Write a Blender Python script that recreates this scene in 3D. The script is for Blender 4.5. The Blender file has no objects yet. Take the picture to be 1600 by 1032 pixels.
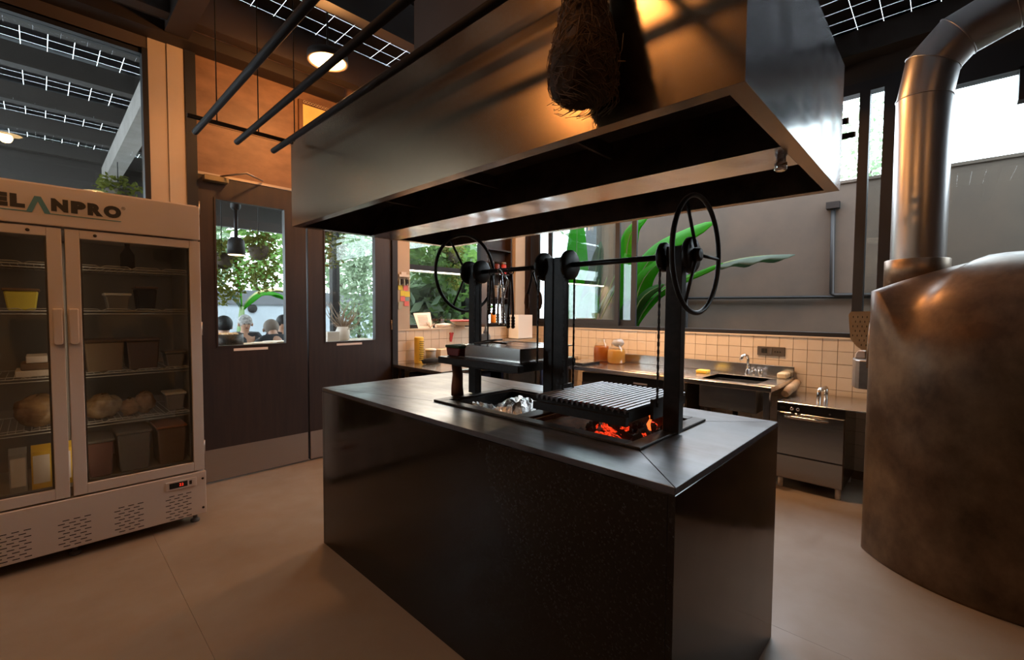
import bpy, bmesh, math, random
from mathutils import Vector, Matrix
random.seed(7)
sc = bpy.context.scene
COL = sc.collection
PI = math.pi

# ------------------------------------------------------------------ camera
FPX, YAW, PITCH, ROLL = 706.1, math.radians(43.795), math.radians(-2.436), math.radians(0.406)
cam = bpy.data.cameras.new('camera'); cam_o = bpy.data.objects.new('camera', cam); COL.objects.link(cam_o)
cam.sensor_width = 36.0; cam.lens = FPX/1600*36; cam.clip_start = 0.02; cam.clip_end = 200
_f = Vector((math.cos(YAW)*math.cos(PITCH), math.sin(YAW)*math.cos(PITCH), math.sin(PITCH)))
_r = _f.cross(Vector((0, 0, 1))).normalized(); _u = _r.cross(_f)
_r2 = _r*math.cos(ROLL) + _u*math.sin(ROLL); _u2 = _u*math.cos(ROLL) - _r*math.sin(ROLL)
cam_o.matrix_world = Matrix(((_r2.x, _u2.x, -_f.x, 0), (_r2.y, _u2.y, -_f.y, 0), (_r2.z, _u2.z, -_f.z, 1.35), (0, 0, 0, 1)))
sc.camera = cam_o

# ------------------------------------------------------------------ sky, sun, exposure
SKY_STRENGTH = 10.0
world = bpy.data.worlds.new('overcast_sky'); sc.world = world; world.use_nodes = True
bg = world.node_tree.nodes['Background']
bg.inputs['Color'].default_value = (0.80, 0.90, 1.0, 1); bg.inputs['Strength'].default_value = SKY_STRENGTH
sun = bpy.data.lights.new('sun', 'SUN'); sun.energy = 2.0; sun.angle = math.radians(20); sun.color = (1.0, 0.95, 0.86)
sun_o = bpy.data.objects.new('sun', sun); COL.objects.link(sun_o)
sun_o.rotation_euler = Vector((0.30, 0.55, -1.0)).to_track_quat('-Z', 'Y').to_euler()
WARM = (1.0, 0.43, 0.13)
LAMP_POWER = 42.0
vs = sc.view_settings
vs.view_transform = 'Standard'; vs.look = 'None'; vs.gamma = 1.0; vs.use_curve_mapping = False
vs.exposure = 0.0

# ------------------------------------------------------------------ materials
MATS = {}
def mat(name, col, rough=0.5, metal=0.0, noise=None, bump=0.0, coat=0.0, emit=None, es=1.0, spec=None, transl=None, rr=None):
    """noise=(scale, second colour, amount[, stretch xyz]) ; rr=(scale, amount) roughness variation"""
    if name in MATS: return MATS[name]
    m = bpy.data.materials.new(name); m.use_nodes = True; MATS[name] = m
    nt = m.node_tree; b = nt.nodes['Principled BSDF']; N = nt.nodes.new; L = nt.links.new
    b.inputs['Base Color'].default_value = (*col, 1); b.inputs['Roughness'].default_value = rough
    b.inputs['Metallic'].default_value = metal; b.inputs['Coat Weight'].default_value = coat
    if spec is not None: b.inputs['Specular IOR Level'].default_value = spec
    if emit: b.inputs['Emission Color'].default_value = (*emit, 1); b.inputs['Emission Strength'].default_value = es
    tc = N('ShaderNodeTexCoord')
    if noise:
        mp = N('ShaderNodeMapping'); L(tc.outputs['Object'], mp.inputs['Vector'])
        if len(noise) > 3: mp.inputs['Scale'].default_value = noise[3]
        nz = N('ShaderNodeTexNoise'); nz.inputs['Scale'].default_value = noise[0]; nz.inputs['Detail'].default_value = 6; nz.inputs['Roughness'].default_value = 0.62
        L(mp.outputs['Vector'], nz.inputs['Vector'])
        rp = N('ShaderNodeValToRGB'); rp.color_ramp.elements[0].position = 0.38; rp.color_ramp.elements[1].position = 0.66
        L(nz.outputs['Fac'], rp.inputs['Fac'])
        ml = N('ShaderNodeMath'); ml.operation = 'MULTIPLY'; ml.inputs[1].default_value = noise[2]; L(rp.outputs['Color'], ml.inputs[0])
        mx = N('ShaderNodeMix'); mx.data_type = 'RGBA'; mx.inputs[6].default_value = (*col, 1); mx.inputs[7].default_value = (*noise[1], 1)
        L(ml.outputs[0], mx.inputs[0]); L(mx.outputs[2], b.inputs['Base Color'])
        if bump:
            bp = N('ShaderNodeBump'); bp.inputs['Strength'].default_value = bump; bp.inputs['Distance'].default_value = 0.01
            L(nz.outputs['Fac'], bp.inputs['Height']); L(bp.outputs['Normal'], b.inputs['Normal'])
    if rr:
        n2 = N('ShaderNodeTexNoise'); n2.inputs['Scale'].default_value = rr[0]; n2.inputs['Detail'].default_value = 5
        L(tc.outputs['Object'], n2.inputs['Vector'])
        mr = N('ShaderNodeMapRange'); mr.inputs[1].default_value = 0.3; mr.inputs[2].default_value = 0.7
        mr.inputs[3].default_value = max(0.02, rough-rr[1]); mr.inputs[4].default_value = rough+rr[1]
        L(n2.outputs['Fac'], mr.inputs[0]); L(mr.outputs[0], b.inputs['Roughness'])
    if transl:
        t = N('ShaderNodeBsdfTranslucent'); t.inputs['Color'].default_value = (*transl, 1)
        ms = N('ShaderNodeMixShader'); ms.inputs[0].default_value = 0.5
        out = nt.nodes['Material Output']; L(b.outputs[0], ms.inputs[1]); L(t.outputs[0], ms.inputs[2]); L(ms.outputs[0], out.inputs['Surface'])
    return m
def brushed(name, col, rough, axis=2, metal=1.0, amt=0.10, bump=0.02, wav=0.0):
    """brushed sheet metal: fine streaks across `axis`, plus a slow waviness of the sheet"""
    if name in MATS: return MATS[name]
    m = bpy.data.materials.new(name); m.use_nodes = True; MATS[name] = m
    nt = m.node_tree; b = nt.nodes['Principled BSDF']; N = nt.nodes.new; L = nt.links.new
    b.inputs['Base Color'].default_value = (*col, 1); b.inputs['Metallic'].default_value = metal; b.inputs['Roughness'].default_value = rough
    tc = N('ShaderNodeTexCoord'); mp = N('ShaderNodeMapping'); s = [3.0, 3.0, 3.0]; s[axis] = 60; mp.inputs['Scale'].default_value = s
    L(tc.outputs['Object'], mp.inputs['Vector'])
    nz = N('ShaderNodeTexNoise'); nz.inputs['Scale'].default_value = 1.0; nz.inputs['Detail'].default_value = 3; L(mp.outputs['Vector'], nz.inputs['Vector'])
    n2 = N('ShaderNodeTexNoise'); n2.inputs['Scale'].default_value = 2.2; n2.inputs['Detail'].default_value = 4; L(tc.outputs['Object'], n2.inputs['Vector'])
    ad = N('ShaderNodeMath'); ad.operation = 'ADD'; L(nz.outputs['Fac'], ad.inputs[0]); L(n2.outputs['Fac'], ad.inputs[1])
    mr = N('ShaderNodeMapRange'); mr.inputs[1].default_value = 0.6; mr.inputs[2].default_value = 1.4; mr.inputs[3].default_value = rough-amt; mr.inputs[4].default_value = rough+amt
    L(ad.outputs[0], mr.inputs[0]); L(mr.outputs[0], b.inputs['Roughness'])
    last = None
    if wav:
        n3 = N('ShaderNodeTexNoise'); n3.inputs['Scale'].default_value = 3.5; n3.inputs['Detail'].default_value = 1; L(tc.outputs['Object'], n3.inputs['Vector'])
        b2 = N('ShaderNodeBump'); b2.inputs['Strength'].default_value = wav; b2.inputs['Distance'].default_value = 0.05; L(n3.outputs['Fac'], b2.inputs['Height']); L(b2.outputs['Normal'], b.inputs['Normal'])
    return m
def glass(name, tint=(0.93, 0.96, 0.95), refl=1.0, rough=0.0):
    if name in MATS: return MATS[name]
    m = bpy.data.materials.new(name); m.use_nodes = True; MATS[name] = m
    nt = m.node_tree; nt.nodes.clear(); N = nt.nodes.new; L = nt.links.new
    out = N('ShaderNodeOutputMaterial'); tr = N('ShaderNodeBsdfTransparent'); tr.inputs['Color'].default_value = (*tint, 1)
    gl = N('ShaderNodeBsdfGlossy'); gl.inputs['Roughness'].default_value = rough; gl.inputs['Color'].default_value = (1, 1, 1, 1)
    lw = N('ShaderNodeLayerWeight'); lw.inputs['Blend'].default_value = 0.5
    pw = N('ShaderNodeMath'); pw.operation = 'POWER'; pw.inputs[1].default_value = 4.0; L(lw.outputs['Facing'], pw.inputs[0])
    ma = N('ShaderNodeMath'); ma.operation = 'MULTIPLY_ADD'; ma.inputs[1].default_value = 0.9*refl; ma.inputs[2].default_value = 0.045*refl; ma.use_clamp = True; L(pw.outputs[0], ma.inputs[0])
    mx = N('ShaderNodeMixShader'); L(ma.outputs[0], mx.inputs[0]); L(tr.outputs[0], mx.inputs[1]); L(gl.outputs[0], mx.inputs[2]); L(mx.outputs[0], out.inputs['Surface'])
    return m
def leafmat(name, c1, c2, tl):
    if name in MATS: return MATS[name]
    m = bpy.data.materials.new(name); m.use_nodes = True; MATS[name] = m
    nt = m.node_tree; b = nt.nodes['Principled BSDF']; N = nt.nodes.new; L = nt.links.new
    b.inputs['Roughness'].default_value = 0.6; b.inputs['Specular IOR Level'].default_value = 0.15
    g = N('ShaderNodeNewGeometry'); mx = N('ShaderNodeMix'); mx.data_type = 'RGBA'; mx.inputs[6].default_value = (*c1, 1); mx.inputs[7].default_value = (*c2, 1)
    L(g.outputs['Random Per Island'], mx.inputs[0]); L(mx.outputs[2], b.inputs['Base Color'])
    t = N('ShaderNodeBsdfTranslucent'); t.inputs['Color'].default_value = (*tl, 1)
    ms = N('ShaderNodeMixShader'); ms.inputs[0].default_value = 0.4; out = nt.nodes['Material Output']
    L(b.outputs[0], ms.inputs[1]); L(t.outputs[0], ms.inputs[2]); L(ms.outputs[0], out.inputs['Surface'])
    return m
def speckle(name, col, col2, rough):
    m = mat(name, col, rough, 0, coat=0.0, rr=(6, 0.06)); nt = m.node_tree; b = nt.nodes['Principled BSDF']; N = nt.nodes.new; L = nt.links.new
    tc = N('ShaderNodeTexCoord'); v = N('ShaderNodeTexVoronoi'); v.inputs['Scale'].default_value = 260; L(tc.outputs['Object'], v.inputs['Vector'])
    sx = N('ShaderNodeSeparateColor'); L(v.outputs['Color'], sx.inputs[0])
    r = N('ShaderNodeMath'); r.operation = 'GREATER_THAN'; r.inputs[1].default_value = 0.93; L(sx.outputs[0], r.inputs[0])
    mx = N('ShaderNodeMix'); mx.data_type = 'RGBA'; mx.inputs[6].default_value = (*col, 1); mx.inputs[7].default_value = (*col2, 1)
    L(r.outputs[0], mx.inputs[0]); L(mx.outputs[2], b.inputs['Base Color'])
    return m

M_floor = mat('concrete_floor', (0.26, 0.195, 0.142), 0.46, 0, noise=(2.2, (0.30, 0.24, 0.185), 0.8), rr=(5, 0.12))
M_granite = speckle('black_granite', (0.004, 0.004, 0.0045), (0.02, 0.02, 0.022), 0.13)
M_granite_top = mat('honed_black_granite', (0.020, 0.022, 0.027), 0.36, 0, noise=(5, (0.085, 0.095, 0.12), 0.75, (6, 1.2, 1)), rr=(6, 0.07), spec=1.0)
M_hood = mat('hood_steel', (0.30, 0.215, 0.14), 0.245, 1.0, rr=(1.6, 0.015))
M_hood_side = brushed('hood_polished_steel', (0.46, 0.46, 0.48), 0.19, 2, amt=0.03, bump=0.01, wav=0.22)
M_hood_in = mat('sooty_steel', (0.11, 0.075, 0.055), 0.5, 0.5, noise=(6, (0.02, 0.017, 0.014), 0.8))
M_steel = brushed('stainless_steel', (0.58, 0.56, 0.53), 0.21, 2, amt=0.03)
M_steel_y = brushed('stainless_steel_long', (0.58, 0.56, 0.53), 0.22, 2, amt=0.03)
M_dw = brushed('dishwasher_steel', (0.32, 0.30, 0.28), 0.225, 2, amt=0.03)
M_kick = brushed('kick_plate_steel', (0.42, 0.36, 0.32), 0.40, 2, amt=0.06)
M_chrome = mat('chrome', (0.75, 0.75, 0.75), 0.09, 1.0)
M_iron = mat('black_iron', (0.012, 0.012, 0.013), 0.42, 0.5, noise=(30, (0.03, 0.026, 0.024), 0.6), bump=0.1)
M_iron_worn = mat('worn_iron', (0.025, 0.022, 0.02), 0.45, 0.7, noise=(22, (0.075, 0.06, 0.05), 0.7), bump=0.15)
M_grate = mat('grate_iron', (0.17, 0.17, 0.18), 0.33, 0.9, noise=(40, (0.06, 0.06, 0.06), 0.6))
M_black = mat('black_paint', (0.012, 0.012, 0.013), 0.5, 0, spec=0.25)
M_frame = mat('black_aluminium', (0.015, 0.015, 0.018), 0.50, 0.0, spec=0.35)
M_wood_door = mat('dark_walnut_door', (0.019, 0.010, 0.008), 0.48, 0, noise=(4, (0.033, 0.017, 0.012), 0.9, (6, 6, 0.5)), bump=0.03)
M_ply = mat('brown_plywood', (0.16, 0.082, 0.042), 0.55, 0, noise=(3.2, (0.26, 0.14, 0.075), 0.9, (1, 1, 2.2)))
M_cream = mat('cream_plaster', (0.50, 0.40, 0.30), 0.62, 0, noise=(3, (0.44, 0.35, 0.26), 0.7))
M_plaster = mat('grey_plaster', (0.080, 0.060, 0.045), 0.85, 0, noise=(2.0, (0.060, 0.047, 0.037), 0.9), bump=0.05)
M_wallin = mat('room_plaster', (0.085, 0.062, 0.048), 0.8, 0, noise=(2.0, (0.065, 0.047, 0.036), 0.9))
M_joist = mat('dark_brown_steel', (0.020, 0.012, 0.008), 0.6, 0.0, noise=(5, (0.013, 0.008, 0.006), 0.7))
M_joist_out = mat('grey_brown_steel', (0.040, 0.032, 0.027), 0.6)
M_whitebeam = mat('white_painted_beam', (0.34, 0.31, 0.29), 0.6, 0, noise=(5, (0.24, 0.22, 0.20), 0.7))
M_cell = mat('solar_cell', (0.012, 0.010, 0.012), 0.28, 0.0)
M_tile = mat('cream_glazed_tile', (0.66, 0.56, 0.45), 0.16, 0, noise=(7, (0.60, 0.50, 0.40), 0.6))
M_grout = mat('brown_grout', (0.25, 0.17, 0.11), 0.9)
M_fridge = mat('white_enamel', (0.56, 0.48, 0.42), 0.32, 0)
M_fridge_in = mat('fridge_liner', (0.34, 0.30, 0.26), 0.4)
M_gasket = mat('grey_gasket', (0.10, 0.09, 0.085), 0.6)
M_letter = mat('black_lettering', (0.012, 0.010, 0.010), 0.4)
M_teal = mat('teal_lettering', (0.06, 0.20, 0.25), 0.4)
M_glass = glass('window_glass', (0.90, 0.93, 0.92))
M_fglass = glass('fridge_glass', (0.90, 0.92, 0.89), 1.6)
M_wire = mat('white_wire', (0.60, 0.55, 0.50), 0.35)
M_oven = mat('burnished_oven_plaster', (0.075, 0.041, 0.020), 0.40, 0.40, noise=(3.4, (0.20, 0.125, 0.068), 0.95, (1.3, 1.3, 1.0)), bump=0.10, rr=(7, 0.09))
M_flue = brushed('galvanised_flue', (0.36, 0.34, 0.34), 0.36, 1, amt=0.05, bump=0.02)
M_collar = mat('oven_collar_steel', (0.26, 0.19, 0.135), 0.38, 0.8, noise=(8, (0.13, 0.085, 0.055), 0.8))
M_soot = mat('soot', (0.008, 0.007, 0.006), 0.9)
M_nest = mat('dry_grass', (0.04, 0.02, 0.009), 0.9, 0, noise=(40, (0.03, 0.014, 0.007), 0.8), bump=0.5)
M_fibre = mat('straw_fibre', (0.085, 0.042, 0.017), 0.8)
M_wood = mat('charred_wood', (0.19, 0.09, 0.045), 0.75, 0, noise=(9, (0.045, 0.022, 0.012), 0.9, (1, 1, .2)), bump=0.3)
M_ash = mat('firebrick_ash', (0.20, 0.13, 0.085), 0.95, 0, noise=(14, (0.05, 0.035, 0.026), 0.9), bump=0.3)
M_coal = mat('charcoal', (0.022, 0.019, 0.017), 0.9, 0, noise=(25, (0.11, 0.095, 0.085), 0.7), bump=0.6)
M_ember = mat('glowing_ember', (0.05, 0.01, 0.005), 0.9, 0, emit=(1.0, 0.050, 0.012), es=1.0)
_nt = M_ember.node_tree; _n = _nt.nodes.new('ShaderNodeTexNoise'); _n.inputs['Scale'].default_value = 4.5; _n.inputs['Detail'].default_value = 4; _c = _nt.nodes.new('ShaderNodeNewGeometry'); _m = _nt.nodes.new('ShaderNodeMapRange'); _m.inputs[1].default_value = .42; _m.inputs[2].default_value = .62; _m.inputs[3].default_value = 0.08; _m.inputs[4].default_value = 1.7
_tc = _nt.nodes.new('ShaderNodeTexCoord'); _nt.links.new(_tc.outputs['Object'], _n.inputs['Vector']); _oi = _nt.nodes.new('ShaderNodeObjectInfo'); _n.noise_dimensions = '4D'; _mw = _nt.nodes.new('ShaderNodeMath'); _mw.operation = 'MULTIPLY'; _mw.inputs[1].default_value = 20; _nt.links.new(_oi.outputs['Random'], _mw.inputs[0]); _nt.links.new(_mw.outputs[0], _n.inputs['W']); _nt.links.new(_n.outputs['Fac'], _m.inputs[0]); _nt.links.new(_m.outputs[0], _nt.nodes['Principled BSDF'].inputs['Emission Strength'])
M_flame = mat('flame', (0.8, 0.2, 0.05), 0.6, 0, emit=(1.0, 0.16, 0.03), es=1.6)
M_foil = mat('crumpled_foil', (0.72, 0.70, 0.68), 0.22, 1.0, noise=(28, (0.55, 0.54, 0.53), 0.7), bump=0.9)
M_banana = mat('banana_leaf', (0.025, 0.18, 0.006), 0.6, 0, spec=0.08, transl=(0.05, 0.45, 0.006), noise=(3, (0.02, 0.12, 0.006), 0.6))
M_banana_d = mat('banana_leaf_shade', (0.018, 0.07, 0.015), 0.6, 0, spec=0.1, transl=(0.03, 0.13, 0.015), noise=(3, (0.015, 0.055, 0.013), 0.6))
M_banana_g = mat('grey_green_leaf', (0.085, 0.12, 0.095), 0.6, 0, spec=0.15, transl=(0.08, 0.15, 0.08))
M_drybl = mat('browned_leaf_edge', (0.24, 0.15, 0.07), 0.7, 0, noise=(6, (0.14, 0.24, 0.05), 0.8))
M_stalk = mat('green_stalk', (0.12, 0.19, 0.06), 0.5)
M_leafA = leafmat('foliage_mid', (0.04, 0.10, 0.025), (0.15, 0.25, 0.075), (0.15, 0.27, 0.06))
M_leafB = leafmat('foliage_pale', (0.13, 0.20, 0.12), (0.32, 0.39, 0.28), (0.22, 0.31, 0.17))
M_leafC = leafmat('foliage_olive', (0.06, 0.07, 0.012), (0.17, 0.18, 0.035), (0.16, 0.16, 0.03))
M_bark = mat('bark', (0.10, 0.075, 0.055), 0.9, 0, noise=(12, (0.05, 0.037, 0.028), 0.8), bump=0.4)
M_terrace = mat('terrace_paving', (0.13, 0.115, 0.10), 0.8, 0, noise=(3, (0.09, 0.08, 0.07), 0.8))
M_soil = mat('garden_soil', (0.06, 0.05, 0.03), 0.95, 0, noise=(6, (0.06, 0.10, 0.03), 0.8))
M_bluewall = mat('pale_blue_wall', (0.30, 0.34, 0.38), 0.8, 0, noise=(3, (0.25, 0.285, 0.32), 0.7))
M_greywall = mat('slate_grey_band', (0.085, 0.09, 0.10), 0.8)
M_navy = mat('navy_cloth', (0.012, 0.02, 0.055), 0.9)
M_white = mat('white_plastic', (0.72, 0.66, 0.60), 0.4)
M_frost = mat('frosted_plastic', (0.55, 0.53, 0.52), 0.3, 0, transl=(0.6, 0.58, 0.56))
M_paper = mat('paper', (0.78, 0.68, 0.62), 0.8)
M_red = mat('red_plastic', (0.42, 0.03, 0.03), 0.4)
M_dkred = mat('dark_red_plastic', (0.12, 0.012, 0.012), 0.4)
M_green = mat('green_scourer', (0.015, 0.07, 0.045), 0.9)
M_yellow = mat('yellow_label', (0.75, 0.46, 0.04), 0.5)
M_ynote = mat('yellow_note', (0.80, 0.68, 0.10), 0.8)
M_pnote = mat('pink_note', (0.80, 0.22, 0.22), 0.8)
M_tnote = mat('teal_note', (0.25, 0.38, 0.40), 0.8)
M_gnote = mat('grey_note', (0.40, 0.42, 0.34), 0.8)
M_amber = mat('amber_liquid', (0.42, 0.14, 0.012), 0.15, 0, transl=(0.50, 0.18, 0.015))
M_honey = mat('pale_honey_liquid', (0.60, 0.34, 0.07), 0.15, 0, transl=(0.65, 0.38, 0.08))
M_jar = glass('jar_glass', (0.95, 0.95, 0.92))
M_orange = mat('orange_liquid', (0.85, 0.30, 0.03), 0.3)
M_card = mat('brown_carton', (0.20, 0.12, 0.065), 0.8)
M_bin = mat('brown_food_bin', (0.11, 0.062, 0.035), 0.5)
M_bintop = mat('pale_food_bin', (0.25, 0.16, 0.09), 0.45)
M_bag = mat('clear_food_bag', (0.42, 0.27, 0.14), 0.25, 0, noise=(16, (0.22, 0.12, 0.06), 0.9), bump=0.5)
M_gbin = mat('grey_food_tub', (0.20, 0.175, 0.15), 0.4)
M_skin = mat('skin', (0.42, 0.24, 0.16), 0.55)
M_hair = mat('black_hair', (0.012, 0.010, 0.010), 0.6)
M_shirt_b = mat('black_shirt', (0.016, 0.016, 0.02), 0.85)
M_shirt_g = mat('grey_shirt', (0.13, 0.13, 0.14), 0.85)
M_cap = mat('taupe_cap', (0.20, 0.165, 0.14), 0.85)
M_hat = mat('patterned_hat', (0.20, 0.20, 0.20), 0.85, 0, noise=(30, (0.55, 0.54, 0.52), 0.9))
M_trous = mat('dark_trousers', (0.03, 0.035, 0.05), 0.9)
M_counterwood = mat('light_wood_counter', (0.50, 0.36, 0.22), 0.5, 0, noise=(4, (0.40, 0.28, 0.17), 0.8, (1, 8, 8)))
M_drift = mat('driftwood', (0.40, 0.30, 0.22), 0.85)
M_led = mat('led_strip', (1, 1, 1), 0.5, 0, emit=(1.0, 0.86, 0.68), es=7.0)
M_fled = mat('cooler_lamp', (1, 1, 1), 0.5, 0, emit=(1.0, 0.80, 0.58), es=1.6)
M_bulb = mat('lamp_disc', (1, 1, 1), 0.5, 0, emit=(1.0, 0.62, 0.26), es=9.0)
M_heat = mat('heat_bulb', (1, 1, 1), 0.5, 0, emit=(1.0, 0.66, 0.36), es=6.0)
M_digit = mat('red_digits', (0.2, 0.0, 0.0), 0.5, 0, emit=(1.0, 0.05, 0.02), es=1.5)
M_brass = mat('dull_brass', (0.42, 0.33, 0.20), 0.35, 0.9)
M_canvas = mat('yellow_poster', (0.80, 0.60, 0.20), 0.6, 0, noise=(9, (0.70, 0.46, 0.12), 0.5))
M_concreteout = M_plaster

# ------------------------------------------------------------------ mesh helpers
class MB:
    def __init__(s): s.v = []; s.f = []; s.s = []
    def _add(s, vs, fs, sm=False):
        o = len(s.v); s.v += [tuple(p) for p in vs]
        for k, f in enumerate(fs): s.f.append(tuple(i+o for i in f)); s.s.append(sm if not isinstance(sm, list) else sm[k])
        return s
    def box(s, x0, x1, y0, y1, z0, z1):
        x0, x1 = min(x0, x1), max(x0, x1); y0, y1 = min(y0, y1), max(y0, y1); z0, z1 = min(z0, z1), max(z0, z1)
        return s._add([(x0,y0,z0),(x1,y0,z0),(x1,y1,z0),(x0,y1,z0),(x0,y0,z1),(x1,y0,z1),(x1,y1,z1),(x0,y1,z1)],
                      [(0,3,2,1),(4,5,6,7),(0,1,5,4),(1,2,6,5),(2,3,7,6),(3,0,4,7)])
    def prism(s, poly, axis, a, b):
        """extrude polygon; axis 'x': poly is (y,z), 'y': (x,z), 'z': (x,y)"""
        def P(p, t): return (t, p[0], p[1]) if axis == 'x' else ((p[0], t, p[1]) if axis == 'y' else (p[0], p[1], t))
        n = len(poly); vs = [P(p, a) for p in poly]+[P(p, b) for p in poly]
        fs = [tuple(range(n)), tuple(range(2*n-1, n-1, -1))]+[(i, i+n, (i+1) % n+n, (i+1) % n) for i in range(n)]
        return s._add(vs, fs)
    def tube(s, pts, r, n=10, cap=True, sm=True):
        pts = [Vector(p) for p in pts]; m = len(pts)
        rs = r if isinstance(r, (list, tuple)) else [r]*m
        T = [(pts[min(i+1, m-1)]-pts[max(i-1, 0)]).normalized() for i in range(m)]
        a = Vector((0, 0, 1)) if abs(T[0].z) < .9 else Vector((1, 0, 0)); U = T[0].cross(a).normalized(); vs = []
        for i in range(m):
            U = (U-T[i]*U.dot(T[i])).normalized(); W = T[i].cross(U); k = 1.0
            if 0 < i < m-1:
                c = (pts[i]-pts[i-1]).normalized().dot(T[i]); k = 1/max(c, .5)
            d = (pts[i+1]-pts[i]).normalized() if i < m-1 else T[i]
            bend = (d-T[i]*d.dot(T[i])); bn = bend.normalized() if bend.length > 1e-6 else None
            for j in range(n):
                q = (U*math.cos(2*PI*j/n)+W*math.sin(2*PI*j/n))*rs[i]
                if bn and k > 1: q = q+bn*q.dot(bn)*(k-1)
                vs.append(pts[i]+q)
        fs = []; sf = []
        for i in range(m-1):
            for j in range(n): fs.append((i*n+j, i*n+(j+1) % n, (i+1)*n+(j+1) % n, (i+1)*n+j)); sf.append(sm)
        if cap: fs += [tuple(range(n-1, -1, -1)), tuple(range((m-1)*n, m*n))]; sf += [False, False]
        return s._add(vs, fs, sf)
    def cyl(s, a, b, r, r2=None, n=16): return s.tube([a, b], [r, r if r2 is None else r2], n)
    def lathe(s, prof, c=(0, 0, 0), n=24, axis='z', sm=True):
        vs = []; m = len(prof)
        for (r, h) in prof:
            for j in range(n):
                a = 2*PI*j/n; p = (r*math.cos(a), r*math.sin(a), h)
                if axis == 'y': p = (p[0], h, p[1])
                if axis == 'x': p = (h, p[0], p[1])
                vs.append((p[0]+c[0], p[1]+c[1], p[2]+c[2]))
        fs = [(i*n+j, i*n+(j+1) % n, (i+1)*n+(j+1) % n, (i+1)*n+j) for i in range(m-1) for j in range(n)]; sf = [sm]*len(fs)
        fs += [tuple(range(n-1, -1, -1)), tuple(range((m-1)*n, m*n))]; sf += [False, False]
        return s._add(vs, fs, sf)
    def ball(s, c, r, n=12, m=8, rz=None):
        rz = r if rz is None else rz; rx, ry = (r if isinstance(r, tuple) else (r, r))
        if isinstance(r, tuple) and rz is r: rz = rx
        vs = []
        for i in range(m+1):
            t = PI*i/m; q = max(math.sin(t), .02)
            for j in range(n): a = 2*PI*j/n; vs.append((c[0]+rx*q*math.cos(a), c[1]+ry*q*math.sin(a), c[2]-rz*math.cos(t)))
        fs = [(i*n+j, i*n+(j+1) % n, (i+1)*n+(j+1) % n, (i+1)*n+j) for i in range(m) for j in range(n)]; sf = [True]*len(fs)
        fs += [tuple(range(n-1, -1, -1)), tuple(range(m*n, (m+1)*n))]; sf += [True, True]
        return s._add(vs, fs, sf)
    def torus(s, c, R, r, axis='y', n=48, k=10):
        vs = []
        for i in range(n):
            a = 2*PI*i/n
            for j in range(k):
                b = 2*PI*j/k; q = R+r*math.cos(b); h = r*math.sin(b); x, y = q*math.cos(a), q*math.sin(a)
                p = {'y': (x, h, y), 'z': (x, y, h), 'x': (h, x, y)}[axis]; vs.append((p[0]+c[0], p[1]+c[1], p[2]+c[2]))
        fs = [(i*k+j, ((i+1) % n)*k+j, ((i+1) % n)*k+(j+1) % k, i*k+(j+1) % k) for i in range(n) for j in range(k)]
        return s._add(vs, fs, True)
    def mesh(s, name):
        me = bpy.data.meshes.new(name); me.from_pydata(s.v, [], s.f); me.update()
        bm = bmesh.new(); bm.from_mesh(me); bmesh.ops.recalc_face_normals(bm, faces=bm.faces); bm.to_mesh(me); bm.free()
        me.polygons.foreach_set('use_smooth', s.s); me.update(); return me
    def build(s, name, m, parent=None, bevel=0.0, seg=1, label=None):
        me = s.mesh(name); me.materials.append(m)
        o = bpy.data.objects.new(name, me); COL.objects.link(o)
        if parent is not None: attach(o, parent)
        if bevel:
            b = o.modifiers.new('bevel', 'BEVEL'); b.width = bevel; b.segments = seg; b.limit_method = 'ANGLE'; b.angle_limit = 0.7
        if label: o['label'] = label
        return o
ORIG = {}
def attach(o, parent):
    """parent keeping world coordinates (parents carry only a location / z rotation)"""
    o.parent = parent
    o.matrix_parent_inverse = worldm(parent).inverted()
def worldm(o):
    m = Matrix.LocRotScale(o.location, o.rotation_euler, o.scale)
    return worldm(o.parent) @ o.matrix_parent_inverse @ m if o.parent else m
def tag(o, label=None, cat=None, group=None, kind=None):
    if label: o['label'] = label
    if cat: o['category'] = cat
    if group: o['group'] = group
    if kind: o['kind'] = kind
    return o
def thing(name, label, cat, loc=(0, 0, 0), group=None, kind=None):
    o = bpy.data.objects.new(name, None); o.empty_display_size = 0.1; COL.objects.link(o); o.location = loc
    return tag(o, label, cat, group, kind)
def solo(mb, name, m, label, cat, group=None, bevel=0.0, seg=1):
    return tag(mb.build(name, m, None, bevel, seg), label, cat, group)
def struct(mb, name, m, label, cat='wall', bevel=0.0):
    return tag(mb.build(name, m, None, bevel), label, cat, None, 'structure')
def copy_tree(o, parent=None, dx=(0, 0, 0), rz=0.0):
    c = o.copy(); COL.objects.link(c)
    if parent is not None: c.parent = parent
    else: c.location = Vector(o.location)+Vector(dx); c.rotation_euler.z += rz
    for ch in list(o.children):
        if ch.name in COL.objects: copy_tree(ch, c)
    return c
def B(*a): return MB().box(*a)

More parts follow.
